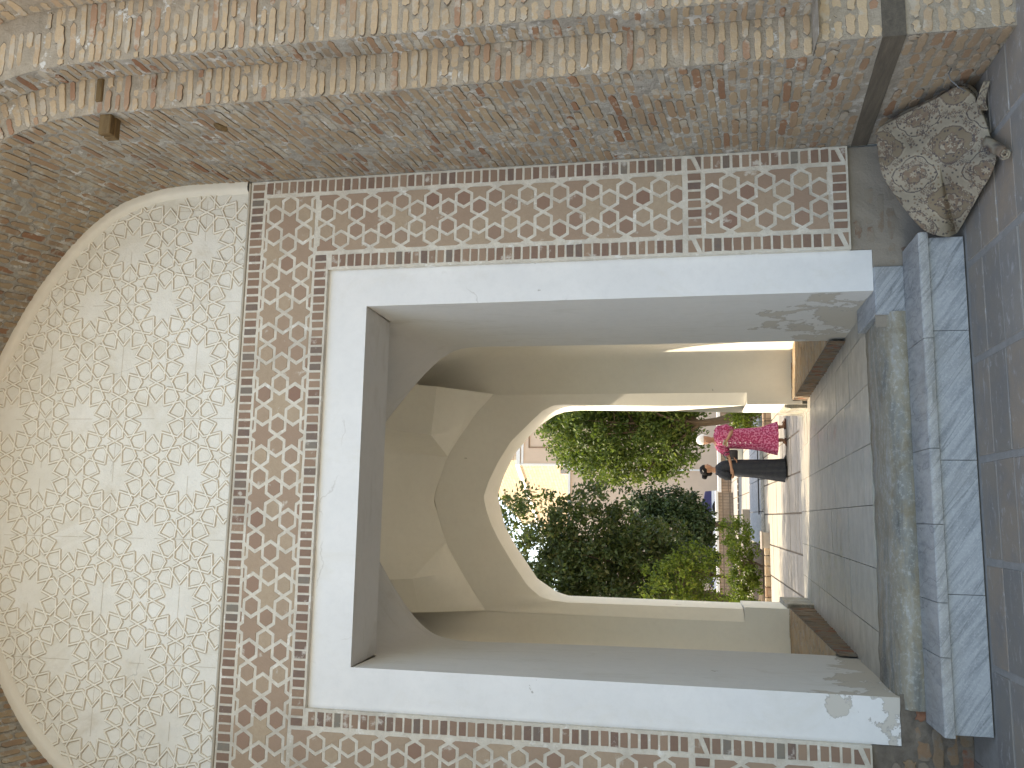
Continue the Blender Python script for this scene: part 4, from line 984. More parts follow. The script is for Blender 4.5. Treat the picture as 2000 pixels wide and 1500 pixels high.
mb = MB(); mb.box(2.9, 16, 46, 56, 10.37, 13.4); i = mb.verts([(2.9, 46, 10.37), (-.6, 54, 10.43), (-.6, 54, 11.6), (2.9, 46, 13.4)]); mb.face((i, i+3, i+2, i+1)); mb.build('brick_parapet', [M['far_brick']], fb)
mb = MB()
for a, b, c_, d in ((3.5, 3.55, 7.8, 9.7), ): mb.box(a, b, 44.95, 44.998, c_, d)
mb.box(3.5, 9, 44.95, 44.998, 9.66, 9.72); mb.box(9, 9.06, 44.95, 44.998, 7.8, 9.7)
pts = [(4.0+4.4*u, 44.96, 7.9+1.45*math.sin(PI*min(1, u*1.0))**.6) for u in np.linspace(0, 1, 15)]; mb.tube(pts, .03, 5)
mb.tube([(1.9-3.2*u, 46.9+7.0*u-.05, 7.7+1.5*math.sin(PI*u)) for u in np.linspace(0.02, .98, 12)], .05, 5)
mb.build('panel_line', [M['far_brown']], fb)
mb = MB(); mb.box(2.14, 2.48, 44.9, 46, 7.63, 8.0); mb.build('roof_block', [M['far_grey']], fb)
# low brick wall with pale coping
def m_soldier():
    k = NT('soldier_brick', .95, .1); v = k.sep(); w = k.math('FRACT', k.math('MULTIPLY', v[0], 9.0)); w2 = k.math('FRACT', k.math('MULTIPLY', v[2], 4.0))
    j = k.math('MINIMUM', w, w2); c = k.mix(k.ramp(k.noise(4, 3, .6), [(.4, 0), (.6, 1)]), (.34,.25,.18), (.27,.19,.135)); c = k.mix(k.ramp(j, [(.1, 1), (.16, 0)]), c, (.16,.12,.09)); k.color(c); M['soldier_brick'] = k.mat
m_soldier()
lw = empty('low_garden_wall', (-2, 33, YG), 'low brick garden wall with pale flat coping below the dark trees', 'wall')
mb = MB(); mb.box(-9, .95, 33, 33.3, YG, .43); mb.build('wall', [M['soldier_brick']], lw)
mb = MB(); mb.box(-9.1, 1.0, 32.94, 33.36, .43, .53, 0, .5, .01); mb.build('coping', [M['far_white']], lw)
lw = empty('raised_garden_wall', (5, 34.2, YG), 'slightly lower brick wall with cream coping behind the two women', 'wall')
mb = MB(); mb.box(.96, 9, 34, 34.3, YG, .27); mb.build('wall', [M['soldier_brick']], lw)
mb = MB(); mb.box(.97, 9.1, 33.94, 34.36, .27, .40, 0, .5, .01); mb.build('coping', [M['far_white']], lw)
mb = MB(); x = -6
while x < 5: mb.box(x, x+.17, 29.3, 29.5, YG-.02, YG+.045, 0, rs.random(), .008); x += .21
tag(mb.build('brick_kerb', [M['soldier_brick']]), 'single row of red brown kerb bricks crossing the pale courtyard paving', 'kerb')
mb = MB(); rs = random.Random(3)
fx0, fx1, fy0, fy1, fz = -.55, 2.3, 20.0, 23.4, -.02
for i in range(4):
    for j in range(3):
        a = fx0+(fx1-fx0)*i/4; b = fx0+(fx1-fx0)*(i+1)/4; c_ = fy0+(fy1-fy0)*j/3; d = fy0+(fy1-fy0)*(j+1)/3
        mb.box(a+.006, b-.006, c_+.006, d-.006, YG, fz+rs.uniform(-.002, .002), 0, rs.random(), .01)
fo = empty('marble_platform', (.9, 21.7, YG), 'low bluish white marble platform with a dark drain slot in the courtyard', 'platform')
mb.build('slab', [M['marble_blue']], fo)
mb = MB(); mb.box(.1, 1.9, 20.35, 20.62, fz-.01, fz+.006); mb.build('drain_slot', [M['gap_dark']], fo)
mb = MB(); mb.box(-1.3, .25, 24.2, 24.5, YG, .12, 0, .5, .01); tag(mb.build('planter_edge', [M['far_grey']]), 'dark grey low planter edge behind the marble platform', 'planter')
# bed with brick edging
bed = empty('flower_bed_edging', (-2.4, 19, YG), 'low edging of buff bricks along the flower bed with an end block', 'edging')
mb = MB(); x = -5
while x < -.62: mb.box(x, x+.20, 18.95, 19.12, YG-.01, .005, 0, rs.random(), .012); x += .213
mb.build('edging_brick', [M['brick_tan']], bed); mb = MB(); mb.box(-.60, -.27, 18.93, 19.25, YG-.01, .045, 0, .5, .012); mb.box(-.62, -.25, 18.91, 19.27, .046, .07, 0, .5, .006); mb.build('end_block', [M['far_grey']], bed)
mb = MB(); mb.box(-6, -.6, 19.13, 23.2, YG-.02, -.04); tag(mb.build('bed_soil', [M['bark']]), kind='structure')
mb = MB(); x = 1.75
while x < 4.2: mb.box(x, x+.20, 18.0, 18.17, YG-.01, .06, 0, rs.random(), .012); x += .213
tag(mb.build('bed_edging', [M['soldier_brick']]), 'short run of dark edging bricks beside the right hand shrub', 'edging')
# small cream box with slanted dark green top far behind the women
bx = empty('cream_box', (1.9, 27, YG), 'small cream box with dark green slanted top behind the two women', 'box')
m_flat('dark_green', (.01,.05,.035), .6); m_flat('cream_paint', (.68,.63,.52), .7)
mb = MB(); mb.box(1.62, 2.4, 27, 27.6, YG, .30, 0, .5, .01); mb.build('body', [M['cream_paint']], bx)
mb = MB(); i = mb.verts([(1.55, 26.95, .31), (2.45, 26.95, .31), (2.45, 27.65, .31), (1.55, 27.65, .31), (2.45, 26.95, .55), (2.45, 27.65, .55)]); 
for q in ((0,1,4), (3,5,2), (0,4,5,3), (1,2,5,4), (0,3,2,1)): mb.face([i+k for k in q])
mb.build('lid', [M['dark_green']], bx)
# parked car glimpsed over the low wall
car = empty('parked_car', (-.9, 38, YG), 'white and navy parked car glimpsed over the low garden wall', 'car')
m_flat('car_navy', (.03,.035,.12), .3, .5); m_flat('car_white', (.75,.76,.8), .3, .5); m_flat('tyre', (.02,.02,.02), .9); m_flat('car_glass', (.03,.04,.05), .1, .7)
def car_prof(mb, prof_, y0, y1, m=0):
    n = len(prof_); i = mb.verts([(x, y0, z) for x, z in prof_] + [(x, y1, z) for x, z in prof_])
    mb.face([i+k for k in range(n)], m); mb.face([i+n+k for k in range(n)][::-1], m)
    for k in range(n): mb.face((i+k, i+n+k, i+n+(k+1) % n, i+(k+1) % n), m)
cp = [(-2.9, .25), (-2.95, .55), (-2.6, .75), (-1.9, .82), (-1.35, 1.25), (.2, 1.28), (.8, .86), (1.1, .8), (1.15, .3)]
mb = MB(); car_prof(mb, [(-2.9, .2), (-2.95, .5), (-2.85, .55), (1.12, .55), (1.15, .25)], 37.1, 38.9); mb.build('body', [M['car_white']], car)
mb = MB(); car_prof(mb, [(-2.85, .551), (-2.6, .75), (-1.9, .82), (-1.35, 1.25), (.2, 1.28), (.8, .86), (1.1, .8), (1.12, .551)], 37.15, 38.85); mb.build('cabin', [M['car_navy']], car)
mb = MB(); car_prof(mb, [(-1.8, .85), (-1.32, 1.18), (-.6, 1.2), (-.6, .87)], 37.13, 37.149); car_prof(mb, [(-.5, .87), (-.5, 1.2), (.12, 1.2), (.6, .9)], 37.13, 37.149); mb.build('window', [M['car_glass']], car)
for xw_ in (-2.1, .45):
    for yw in (37.12, 38.75):
        mb = MB(); mb.tube([(xw_, yw-.1, .22), (xw_, yw+.1, .22)], .32, 20); mb.build('wheel', [M['tyre']], car)

# ------------------------------------------------------------------ trees
def leaves(C, n_per, size, spread, seed, asp=.55, droop=.3):
    """C: (n,4) clump centres and radius -> leaf quads"""
    rs_ = np.random.RandomState(seed); n = len(C)*n_per; c = np.repeat(C[:, :3], n_per, 0); r = np.repeat(C[:, 3], n_per)
    d = rs_.normal(size=(n, 3)); d /= np.linalg.norm(d, axis=1)[:, None]; P = c + d*(r*rs_.random_sample(n)**.5)[:, None]*spread
    a = rs_.normal(size=(n, 3)); a[:, 2] -= droop*1.4; a /= np.linalg.norm(a, axis=1)[:, None]
    b = np.cross(a, rs_.normal(size=(n, 3))); b /= np.linalg.norm(b, axis=1)[:, None]; nn_ = np.cross(a, b)
    L = size*rs_.uniform(.6, 1.25, n)[:, None]; W = L*asp
    V = np.stack([P, P+a*L*.45+b*W*.5+nn_*L*.06, P+a*L, P+a*L*.45-b*W*.5+nn_*L*.06], 1)
    return V, np.clip(rs_.normal(.45, .25, n), 0, 1)
def tree(name, label, base, trunk_h, trunk_r, crown, nclump, n_per, size, mats, seed, clump_r=.28, lean=(0, 0), group=None, asp=.55, droop=.3, hollow=.55, cat='tree', nlimb=9):
    rs_ = np.random.RandomState(seed); root = empty(name, base, label, cat, group)
    B = np.array(base, float); C = []
    tot = sum(e[3]*e[4]*e[5] for e in crown)
    for (x, y, z, rx, ry, rz) in crown:
        k = int(nclump*(rx*ry*rz)/tot); d = rs_.normal(size=(k, 3)); d /= np.linalg.norm(d, axis=1)[:, None]
        rad = rs_.uniform(hollow, 1.06, k)**.8; P = np.array([x, y, z]) + d*rad[:, None]*np.array([rx, ry, rz])
        keep_ = noise3(P, 1.9, seed+7) > -.52; P = P[keep_]
        C.append(np.hstack([P, (clump_r*rs_.uniform(.5, 1.35, len(P)))[:, None]]))
    C = np.vstack(C); C = C[C[:, 2] > B[2]+.05]
    V, R_l = leaves(C, n_per, size, 1.0, seed+1, asp, droop)
    cl = np.repeat(rs_.normal(0, .16, len(C)), n_per); R_l = np.clip(R_l+cl, 0, 1)
    n = len(V); me = MB(); me.verts(V.reshape(-1, 3)); idx = np.arange(n*4).reshape(n, 4)
    me.f = [tuple(q) for q in idx.tolist()]; me.m = [0]*n; me.r = R_l.tolist(); me.build('crown', [M[mats]], root)
    mb = MB(); top = Vector(base)+Vector((lean[0], lean[1], trunk_h))
    pts = [Vector(base)+Vector((lean[0]*u+.05*math.sin(5*u+seed), lean[1]*u, trunk_h*u)) for u in np.linspace(0, 1, 6)]; mb.tube(pts, [trunk_r*(1.25-.6*u) for u in np.linspace(0, 1, 6)], 9)
    sel_ = C[rs_.choice(len(C), min(len(C), nlimb*6), replace=False)]
    for q in range(min(nlimb, len(sel_))):
        e = Vector(sel_[q, :3]); st_ = pts[rs_.randint(3, 6)]; mid_ = (st_+e)/2+Vector((rs_.normal(0, .08), rs_.normal(0, .08), .12))
        mb.tube([st_, (st_+mid_)/2+Vector((0, 0, .04)), mid_, e], [trunk_r*.5, trunk_r*.38, trunk_r*.25, trunk_r*.08], 6)
        for w in range(5):
            e2_ = Vector(sel_[(q*5+w+nlimb) % len(sel_), :3])
            if (e2_-mid_).length < 1.6: mb.tube([mid_, (mid_+e2_)/2+Vector((0, 0, .05)), e2_], [trunk_r*.16, trunk_r*.1, trunk_r*.04], 5)
    mb.build('trunk', [M['bark']], root); return root
tree('leafy_tree', 'big dense dark green tree filling the left of the far arch', (-2.2, 23.5, YG), 2.6, .13,
     [(-2.4, 23.2, 3.4, 2.3, 1.7, 2.1), (-.7, 22.8, 4.0, 1.15, 1.2, 1.75), (-.15, 22.4, 5.5, .72, .8, 1.25), (.25, 22.3, 5.35, .5, .7, .55), (-1.6, 22.6, 2.3, 1.5, 1.3, 1.1), (-3.2, 23, 5.2, 1.8, 1.5, 1.6), (-1.6, 23, 5.0, 1.2, 1.3, 1.4), (.45, 22.3, 3.7, .5, .7, .75)], 1000, 54, .14, 'leaf_dark', 5, .30, (.4, -.3), asp=.5, nlimb=16)
tree('bright_tree', 'bright green round tree on the right behind the woman in pink', (2.35, 19.6, YG), 1.7, .10,
     [(1.95, 19.8, 3.0, 1.15, 1.1, 1.85), (2.3, 19.9, 4.0, .8, .9, 1.0), (1.45, 19.5, 2.6, .7, .8, 1.25), (1.35, 19.5, 3.5, .55, .6, .75), (2.9, 20, 2.6, 1.1, 1.1, 1.6)], 680, 60, .11, 'leaf_mid', 8, .24, (-.3, 0), asp=.45, nlimb=12)
tree('dark_conifer', 'very dark green bushy tree above the low garden wall', (-.25, 29.5, YG), 1.2, .1,
     [(-.35, 29.5, 2.0, .95, .9, 1.35), (.35, 29.3, 1.9, .6, .7, .95), (.2, 29.4, 2.9, .65, .6, .8), (-1.3, 29.8, 1.6, .9, .9, .95)], 380, 50, .13, 'leaf_conifer', 12, .25, nlimb=5, asp=.6)
tree('young_tree', 'sunny yellow green small tree standing in the flower bed', (-1.35, 20.9, YG), 1.7, .035,
     [(-1.6, 20.8, 1.9, .8, .7, .75), (-1.0, 20.7, 1.35, .5, .5, .45), (-2.1, 20.9, 1.4, .6, .6, .6)], 190, 34, .085, 'leaf_bright', 15, .2, (.12, 0), nlimb=7)
tree('leafy_shrub', 'sunlit light green shrub behind the brick edging', (-1.0, 20.0, YG), .35, .025,
     [(-.62, 20.1, .42, .55, .42, .36), (-1.2, 20.0, .38, .6, .4, .40), (-.28, 20.3, .62, .32, .3, .26), (-1.8, 20.1, .40, .6, .4, .42)], 200, 36, .068, 'leaf_bright', 17, .13, cat='shrub', nlimb=6, hollow=.3)
tree('leafy_shrub', 'small light green shrub beside the woman in pink at right', (2.15, 19.0, YG), .3, .02,
     [(2.05, 19.0, .36, .42, .35, .34), (2.4, 19.2, .42, .5, .4, .38)], 110, 34, .068, 'leaf_bright', 19, .12, cat='shrub', nlimb=5, hollow=.3)
tree('shade_tree', 'tall tree beside the passage whose leaves throw dappled shade on the paving', (-4.9, 16.8, YG), 2.4, .12,
     [(-4.2, 15.9, 3.5, 1.7, 2.1, 1.2), (-3.8, 14.2, 3.2, 1.2, 1.2, .9), (-6.0, 17.4, 4.6, 1.6, 2.0, 1.4), (-4.4, 17.0, 5.0, 1.7, 1.5, 1.1), (-4.3, 15.2, 4.7, 1.7, 1.3, .95)], 620, 34, .13, 'leaf_mid', 21, .34, nlimb=8)
# ------------------------------------------------------------------ people
m_flat('skin', (.36,.20,.13), .55, .3, .12); m_flat('skin_b', (.33,.18,.115), .55, .3, .12); m_flat('hair', (.008,.007,.007), .6, .15); m_flat('shoe_black', (.012,.012,.014), .4, .5); m_flat('shoe_brown', (.10,.035,.025), .5, .4)
m_flat('scarf', (.72,.70,.70), .85, .1, .12, 20); m_flat('eye_dark', (.01,.008,.008), .3, .5); m_flat('lip', (.28,.09,.07), .5, .4); m_flat('bag_black', (.015,.014,.016), .5, .4); m_flat('cloth_pale', (.42,.42,.33), .9, .1); m_flat('button_pearl', (.75,.72,.70), .35, .5)
k = NT('pink_dress', .9, .1); d = k.voro(34, 'F1', k.mapped((1, 1, 1))); n = k.noise(60, 4, .7)
c = k.mix(k.ramp(d, [(.46, 0), (.66, .9)]), (.22,.025,.07), (.42,.17,.26)); c = k.mix(k.ramp(n, [(.5, 0), (.62, .8)]), c, (.40,.06,.14)); k.color(c); k.bump(k.noise(22, 3, .5), .3, .01); M['pink_dress'] = k.mat
k = NT('navy_dress', .9, .1); s_ = k.sep(); a = k.math('SINE', k.math('ADD', k.math('MULTIPLY', s_[2], 165.0), k.math('MULTIPLY', s_[0], 150.0))); b = k.math('SINE', k.math('SUBTRACT', k.math('MULTIPLY', s_[2], 165.0), k.math('MULTIPLY', s_[0], 150.0)))
dots = k.ramp(k.math('MULTIPLY', a, b), [(.3, 0), (.5, 1)]); c = k.mix(dots, (.008,.011,.02), (.10,.105,.105)); k.color(c); M['navy_dress'] = k.mat

class Fig:
    def __init__(s, base, fdir, up=YG):
        s.b = Vector(base); s.f = Vector(fdir).normalized(); s.l = Vector((0, 0, 1)).cross(s.f); s.J = []; s.R = []; s.E = []
    def P(s, f, l, h): return s.b + s.f*f + s.l*l + Vector((0, 0, h))
    def j(s, p, r, frm=None):
        s.J.append(Vector(p)); s.R.append(r); i = len(s.J)-1
        if frm is not None: s.E.append((frm, i))
        return i
    def hand(s, wi, wp, d, side, curl, sc=.92):
        d = Vector(d).normalized(); side = Vector(side); side = (side - d*side.dot(d)).normalized(); nrm = d.cross(side) * curl
        palm = s.j(wp+d*.045*sc, .021*sc, wi); k1 = s.j(wp+d*.075*sc, .022*sc, palm)
        for q, (off, ln) in enumerate(((-.030, .062), (-.010, .072), (.011, .068), (.030, .053))):
            r = .0085*sc; root = s.j(wp+d*.09*sc+side*off*sc, r*1.1, k1); p = s.J[root]; a = d.copy(); last = root
            for t in range(3):
                a = (a + nrm*(.32+.12*t)).normalized(); p = p + a*ln*sc/3*1.05; last = s.j(p, r*(1-.12*t), last)
        t0 = s.j(wp+d*.04*sc+side*.036*sc, .011*sc, palm); t1 = s.j(s.J[t0]+(d*.6+side*.55+nrm*.3)*.035*sc, .0095*sc, t0); s.j(s.J[t1]+(d+nrm*.5)*.024*sc, .008*sc, t1)
    def build(s, name, mat, parent, root=0):
        me = bpy.data.meshes.new(name); me.from_pydata([tuple(p) for p in s.J], s.E, []); me.update(); o = bpy.data.objects.new(name, me); COL.objects.link(o)
        sk = o.modifiers.new('skin', 'SKIN'); sk.use_smooth_shade = True
        if not me.skin_vertices: 
            bm = bmesh.new(); bm.from_mesh(me); bm.verts.layers.skin.verify(); bm.to_mesh(me); bm.free()
        for i, v in enumerate(me.skin_vertices[0].data): v.radius = (s.R[i] if hasattr(s.R[i], '__len__') else (s.R[i], s.R[i])); v.use_root = (i == root)
        ss = o.modifiers.new('sub', 'SUBSURF'); ss.levels = 1; ss.render_levels = 2
        me.materials.append(mat); o.parent = parent; o.matrix_parent_inverse = chain_inv(parent); return o
def ellipsoid(mb, c, ax, n=18, mm=12, m=0, lo=-1.0, noise_=0.0, seed=1, fr=None):
    G = []; fr = fr or (Vector((1, 0, 0)), Vector((0, 1, 0)), Vector((0, 0, 1)))
    for a in np.linspace(math.asin(lo), PI/2, mm):
        row = []
        for b in np.linspace(0, 2*PI, n, endpoint=False):
            v = Vector(c) + fr[0]*(ax[0]*math.cos(a)*math.cos(b)) + fr[1]*(ax[1]*math.cos(a)*math.sin(b)) + fr[2]*(ax[2]*math.sin(a)); row.append(v)
        G.append(row)
    G = np.array([[tuple(v) for v in r] for r in G])
    if noise_: 
        d = G - np.array(tuple(c)); d /= np.linalg.norm(d, axis=2)[..., None]+1e-9; G = G + d*(noise3(G.reshape(-1, 3), 22, seed)*noise_).reshape(G.shape[0], G.shape[1], 1)
    G = np.concatenate([G, G[:, :1]], 1); mb.grid(G, m, .5, True)
def dress(F, secs, folds, n=56, sub=5):
    """secs: (h, f, l, half depth, half width, fold amplitude)"""
    S = catmull(np.array(secs), sub); G = []
    for (h, f, l, a, b, am) in S:
        row = []
        for q in range(n+1):
            t = 2*PI*q/n; w = 1 + am*(math.sin(folds*t+1.2*math.sin(h*3)) + .5*math.sin((folds*1.7//1)*t+2+h*2)); row.append(tuple(F.P(f+a*w*math.cos(t), l+b*w*math.sin(t), h)))
        G.append(row)
    mb = MB(); mb.grid(np.array(G), 0, .5, False); mb.poly(G[-1][:-1]); return mb
def sleeve(mb, pts, rad, k=14, seed=1):
    rr = random.Random(seed); mb.tube(pts, rad, k)

# --- woman in the dotted navy dress, in profile facing right
wa = empty('person', (.83, 15.5, YG), 'woman in long dark dress with small white dots, dark pinned up hair', 'person', 'people talking in the courtyard')
F = Fig((.83, 15.5, YG), (.95, -.30, 0))
pel = F.j(F.P(.02, 0, .78), .115); 
sp1 = F.j(F.P(.03, 0, .92), .10, pel); ch = F.j(F.P(.02, 0, 1.06), .105, sp1); nb = F.j(F.P(-.01, 0, 1.185), .052, ch); nk = F.j(F.P(.0, 0, 1.235), .043, nb)
hd = F.j(F.P(.02, 0, 1.315), (.066, .072), nk); hc = F.j(F.P(.022, 0, 1.375), (.07, .074), hd); F.j(F.P(.015, 0, 1.425), (.05, .055), hc)
chn = F.j(F.P(.068, 0, 1.268), .024, hd); nz_ = F.j(F.P(.088, 0, 1.325), .014, hd); F.j(F.P(.106, 0, 1.315), .008, nz_)
for sg in (1, -1):
    F.j(F.P(.0, .076*sg, 1.32), .014, hd)
    hip = F.j(F.P(0, .075*sg, .70), .085, pel); kn = F.j(F.P(.03+.04*sg, .075*sg, .42), .052, hip); an = F.j(F.P(.0+.07*sg, .08*sg, .075), .030, kn); hl = F.j(F.P(.02+.07*sg, .08*sg, .035), .030, an); F.j(F.P(.12+.07*sg, .085*sg, .022), .022, hl)
    sh = F.j(F.P(-.02, .145*sg, 1.13), .052, ch); el = F.j(F.P(-.08 if sg < 0 else -.04, .205*sg, .90), .038, sh); wr = F.j(F.P(.17, .09*sg, .945), .024, el)
    F.hand(wr, F.P(.17, .09*sg, .945), F.f*1.0 - F.l*.25*sg + Vector((0, 0, .12)), Vector((0, 0, 1)), sg, .9)
F.build('body', M['skin'], wa)
mb = dress(F, [(.035, .0, 0, .20, .205, .05), (.25, .01, 0, .178, .19, .04), (.55, .03, 0, .155, .185, .025), (.80, .035, 0, .145, .18, .012), (.94, .04, 0, .128, .155, .01), (1.05, .03, 0, .128, .165, .006), (1.13, .01, 0, .105, .165, 0), (1.175, -.005, 0, .08, .12, 0), (1.19, -.01, 0, .066, .085, 0)], 9)
for sg in (1, -1): mb.tube([F.P(-.01, .12*sg, 1.145), F.P(-.03, .165*sg, 1.10), F.P(-.065, .195*sg, 1.0), F.P(-.07, .21*sg, .93)], [.05, .066, .072, .052], 14)
mb.build('dress', [M['navy_dress']], wa, True)
mb = MB(); ellipsoid(mb, F.P(-.008, 0, 1.368), (.10, .09, .092), 20, 12, 0, -.35, .008, 3, (F.f, F.l, Vector((0, 0, 1)))); ellipsoid(mb, F.P(-.115, 0, 1.375), (.058, .055, .05), 14, 10, 0, -.98, .012, 5)
ellipsoid(mb, F.P(-.07, 0, 1.30), (.045, .06, .055), 12, 9, 0, -.98, .01, 6); mb.build('hair', [M['hair']], wa, True)
mb = MB(); mb.tube([F.P(-.02, -.087, 1.395), F.P(.02, -.085, 1.41)], .004, 6); mb.build('hair_clip', [M['button_pearl']], wa)
for sg in (1, -1):
    mb = MB(); ellipsoid(mb, F.P(.082, .028*sg, 1.335), (.006, .012, .007), 8, 6, 0, -.98, 0, 1, (F.f, F.l, Vector((0, 0, 1)))); mb.build('eye', [M['eye_dark']], wa)
    mb = MB(); o_ = .07*sg
    G = []
    for u in np.linspace(0, 1, 7):
        w = .034*(1-.35*abs(u-.35)) ; hgt_ = [.065, .07, .05, .045, .045, .04, .02][int(round(u*6))]; cf = -.03+o_+.20*u
        G.append([tuple(F.P(cf, .082*sg-w, .002)), tuple(F.P(cf, .082*sg-w, hgt_*.6)), tuple(F.P(cf, .082*sg, hgt_)), tuple(F.P(cf, .082*sg+w, hgt_*.6)), tuple(F.P(cf, .082*sg+w, .002)), tuple(F.P(cf, .082*sg-w, .002))])
    mb.grid(np.array(G)); mb.poly(G[0][:5]); mb.poly(G[-1][:5][::-1]); mb.build('shoe', [M['shoe_black']], wa, True)
mb = MB(); ellipsoid(mb, F.P(.083, 0, 1.29), (.006, .017, .006), 8, 6, 0, -.98, 0, 1, (F.f, F.l, Vector((0, 0, 1)))); mb.build('mouth', [M['lip']], wa)

# --- woman in pink with white headscarf
wb = empty('person', (1.37, 15.45, YG), 'woman in pink patterned buttoned dress and white headscarf, looking down', 'person', 'people talking in the courtyard')
F = Fig((1.37, 15.45, YG), (-.50, -.87, 0)); lx = lambda x, y=0: None
def PW(x, y, h): return Vector((x, 15.45+y, YG+h))
pel = F.j(F.P(0, 0, .80), .125); sp1 = F.j(F.P(.02, 0, .94), .115, pel); ch = F.j(F.P(.02, .01, 1.08), .115, sp1); nb = F.j(PW(1.345, -.03, 1.21), .055, ch); nk = F.j(PW(1.342, -.045, 1.255), .044, nb)
hd = F.j(PW(1.335, -.07, 1.335), (.068, .074), nk); hc = F.j(PW(1.338, -.062, 1.40), (.072, .076), hd); F.j(PW(1.345, -.05, 1.46), (.05, .055), hc)
fd = Vector((-.62, -.72, -.30)).normalized(); HC = PW(1.335, -.07, 1.345)
F.j(HC+fd*.055+Vector((0, 0, -.05)), .025, hd); nz_ = F.j(HC+fd*.082+Vector((0, 0, -.008)), .014, hd); F.j(HC+fd*.100+Vector((0, 0, -.018)), .009, nz_)
fl = Vector((0, 0, 1)).cross(fd).normalized()
for sg in (1, -1): F.j(HC+fl*.076*sg-fd*.01, .014, hd)
legs = {1: ((1.30, -.02), (1.33, -.03), (1.345, -.03), (1.26, -.09)), -1: ((1.46, 0), (1.53, .0), (1.575, 0), (1.71, -.05))}
for sg in (1, -1):
    a, b, c_, d_ = legs[sg]
    hip = F.j(PW(a[0], a[1], .70), .092, pel); kn = F.j(PW(b[0], b[1], .42), .056, hip); an = F.j(PW(c_[0], c_[1], .085), .033, kn); hl = F.j(PW(c_[0], c_[1], .04), .032, an); F.j(PW(d_[0]*.8+c_[0]*.2, d_[1], .024), .024, hl)
sh = F.j(PW(1.50, .0, 1.15), .055, ch); el = F.j(PW(1.50, -.10, .90), .042, sh); wr = F.j(PW(1.345, -.24, .985), .026, el); F.hand(wr, PW(1.345, -.24, .985), Vector((-.85, -.1, .4)), Vector((0, -.3, 1)), -1, .92)
sh = F.j(PW(1.24, .0, 1.14), .055, ch); el = F.j(PW(1.115, -.03, .985), .042, sh); wr = F.j(PW(1.055, -.05, .90), .027, el); F.hand(wr, PW(1.055, -.05, .90), Vector((-.5, -.2, -.5)), Vector((.2, -1, 0)), 1, .92)
F.build('body', M['skin_b'], wb)
mb = dress(F, [(.15, .03, .02, .24, .285, .05), (.17, .03, .02, .235, .28, .05), (.33, .02, .01, .19, .235, .045), (.42, .01, 0, .165, .205, .03), (.60, .0, 0, .16, .19, .012), (.80, .0, 0, .155, .18, .008), (.94, .02, 0, .145, .168, .006), (1.06, .02, 0, .14, .178, .004), (1.15, .01, 0, .115, .165, 0), (1.20, .0, 0, .08, .11, 0), (1.215, .0, 0, .062, .08, 0)], 11)
mb.tube([PW(1.48, 0, 1.165), PW(1.535, -.02, 1.12), PW(1.545, -.06, 1.0), PW(1.51, -.10, .90)], [.055, .07, .075, .062], 14)
mb.tube([PW(1.26, 0, 1.155), PW(1.20, -.01, 1.10), PW(1.14, -.025, 1.01), PW(1.095, -.035, .95)], [.055, .072, .075, .06], 14)
mb.build('dress', [M['pink_dress']], wb, True)
mb = MB(); fr = (Vector((-.62, -.72, 0)).normalized(), Vector((.72, -.62, 0)).normalized(), Vector((-.12, -.14, 1)).normalized())
ellipsoid(mb, PW(1.352, -.052, 1.405), (.098, .09, .105), 22, 12, 0, -.18, .005, 4, fr); ellipsoid(mb, PW(1.40, .03, 1.36), (.05, .055, .06), 12, 9, 0, -.98, .008, 6)
mb.build('headscarf', [M['scarf']], wb, True)
for sg in (1, -1):
    mb = MB(); ellipsoid(mb, HC+fd*.075+fl*.028*sg+Vector((0, 0, .015)), (.006, .012, .007), 8, 6, 0, -.98, 0, 1, (fd, fl, Vector((0, 0, 1)))); mb.build('eye', [M['eye_dark']], wb)
mb = MB(); ellipsoid(mb, HC+fd*.078+Vector((0, 0, -.042)), (.006, .017, .006), 8, 6, 0, -.98, 0, 1, (fd, fl, Vector((0, 0, 1)))); mb.build('mouth', [M['lip']], wb)
for h in (1.10, .94, .86, .775, .69, .60):
    mb = MB(); f_ = .168 if h < .9 else (.163 if h < 1 else .15); p = F.P(f_, .0, h); ellipsoid(mb, p, (.006, .011, .011), 10, 6, 0, -.98, 0, 1, (F.f, F.l, Vector((0, 0, 1)))); mb.build('button', [M['button_pearl']], wb)
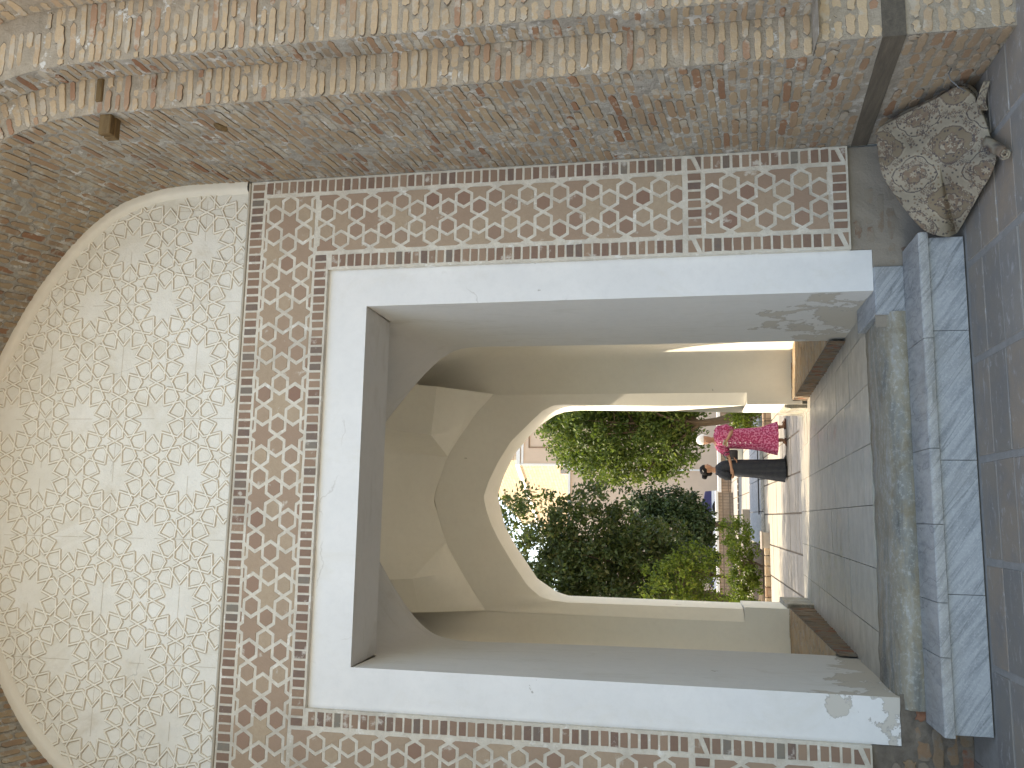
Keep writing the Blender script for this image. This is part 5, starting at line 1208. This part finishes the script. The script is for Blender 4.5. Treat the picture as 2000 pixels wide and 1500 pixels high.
for sg in (1, -1):
    a, b, c_, d_ = legs[sg]; p0 = PW(c_[0], c_[1], 0); p1 = PW(d_[0], d_[1], 0); dr = (p1-p0).normalized(); sd = Vector((0, 0, 1)).cross(dr); mb = MB(); G = []
    for u in np.linspace(-.25, 1, 8):
        w = .036*(1-.3*abs(u-.3)); q = p0+(p1-p0)*u; G.append([tuple(q-sd*w+Vector((0, 0, .002))), tuple(q-sd*w+Vector((0, 0, .02+.012*(u < .1)))), tuple(q+sd*w+Vector((0, 0, .02+.012*(u < .1)))), tuple(q+sd*w+Vector((0, 0, .002))), tuple(q-sd*w+Vector((0, 0, .002)))])
    mb.grid(np.array(G)); mb.poly(G[0][:4]); mb.poly(G[-1][:4][::-1]); q = p0+(p1-p0)*.55
    mb.tube([q-sd*.036+Vector((0, 0, .02)), q+Vector((0, 0, .055)), q+sd*.036+Vector((0, 0, .02))], [.009, .012, .009], 6); mb.build('sandal', [M['shoe_brown']], wb)
# things in their hands
mb = MB(); G = []
for u in np.linspace(0, 1, 6): G.append([tuple(PW(1.285+.02*math.sin(5*v+u*3), -.27+.02*math.sin(4*u), .985+.075*u+.01*math.sin(7*v)) + Vector((-.055*v, 0, .01*v))) for v in np.linspace(-.3, 1, 6)])
mb.grid(np.array(G)); o = mb.build('handkerchief', [M['cloth_pale']], None, True); o.modifiers.new('thick', 'SOLIDIFY').thickness = .008
tag(o, 'pale folded handkerchief held by the woman in pink', 'handkerchief')
hb = empty('handbag', (1.09, 15.36, .76), 'small black handbag held between the two women', 'handbag')
mb = MB(); Mx = Matrix.Translation((1.085, 15.36, .775)) @ Matrix.Rotation(-.35, 4, 'Z'); mb.box(-.085, .085, -.03, .03, -.06, .075, 0, .5, .015, Mx); mb.build('bag_body', [M['bag_black']], hb, True)
mb = MB(); mb.tube([(1.02, 15.36, .83), (1.03, 15.35, .93), (1.075, 15.34, .96), (1.12, 15.34, .93), (1.14, 15.35, .83)], .007, 6); mb.build('handle', [M['bag_black']], hb)
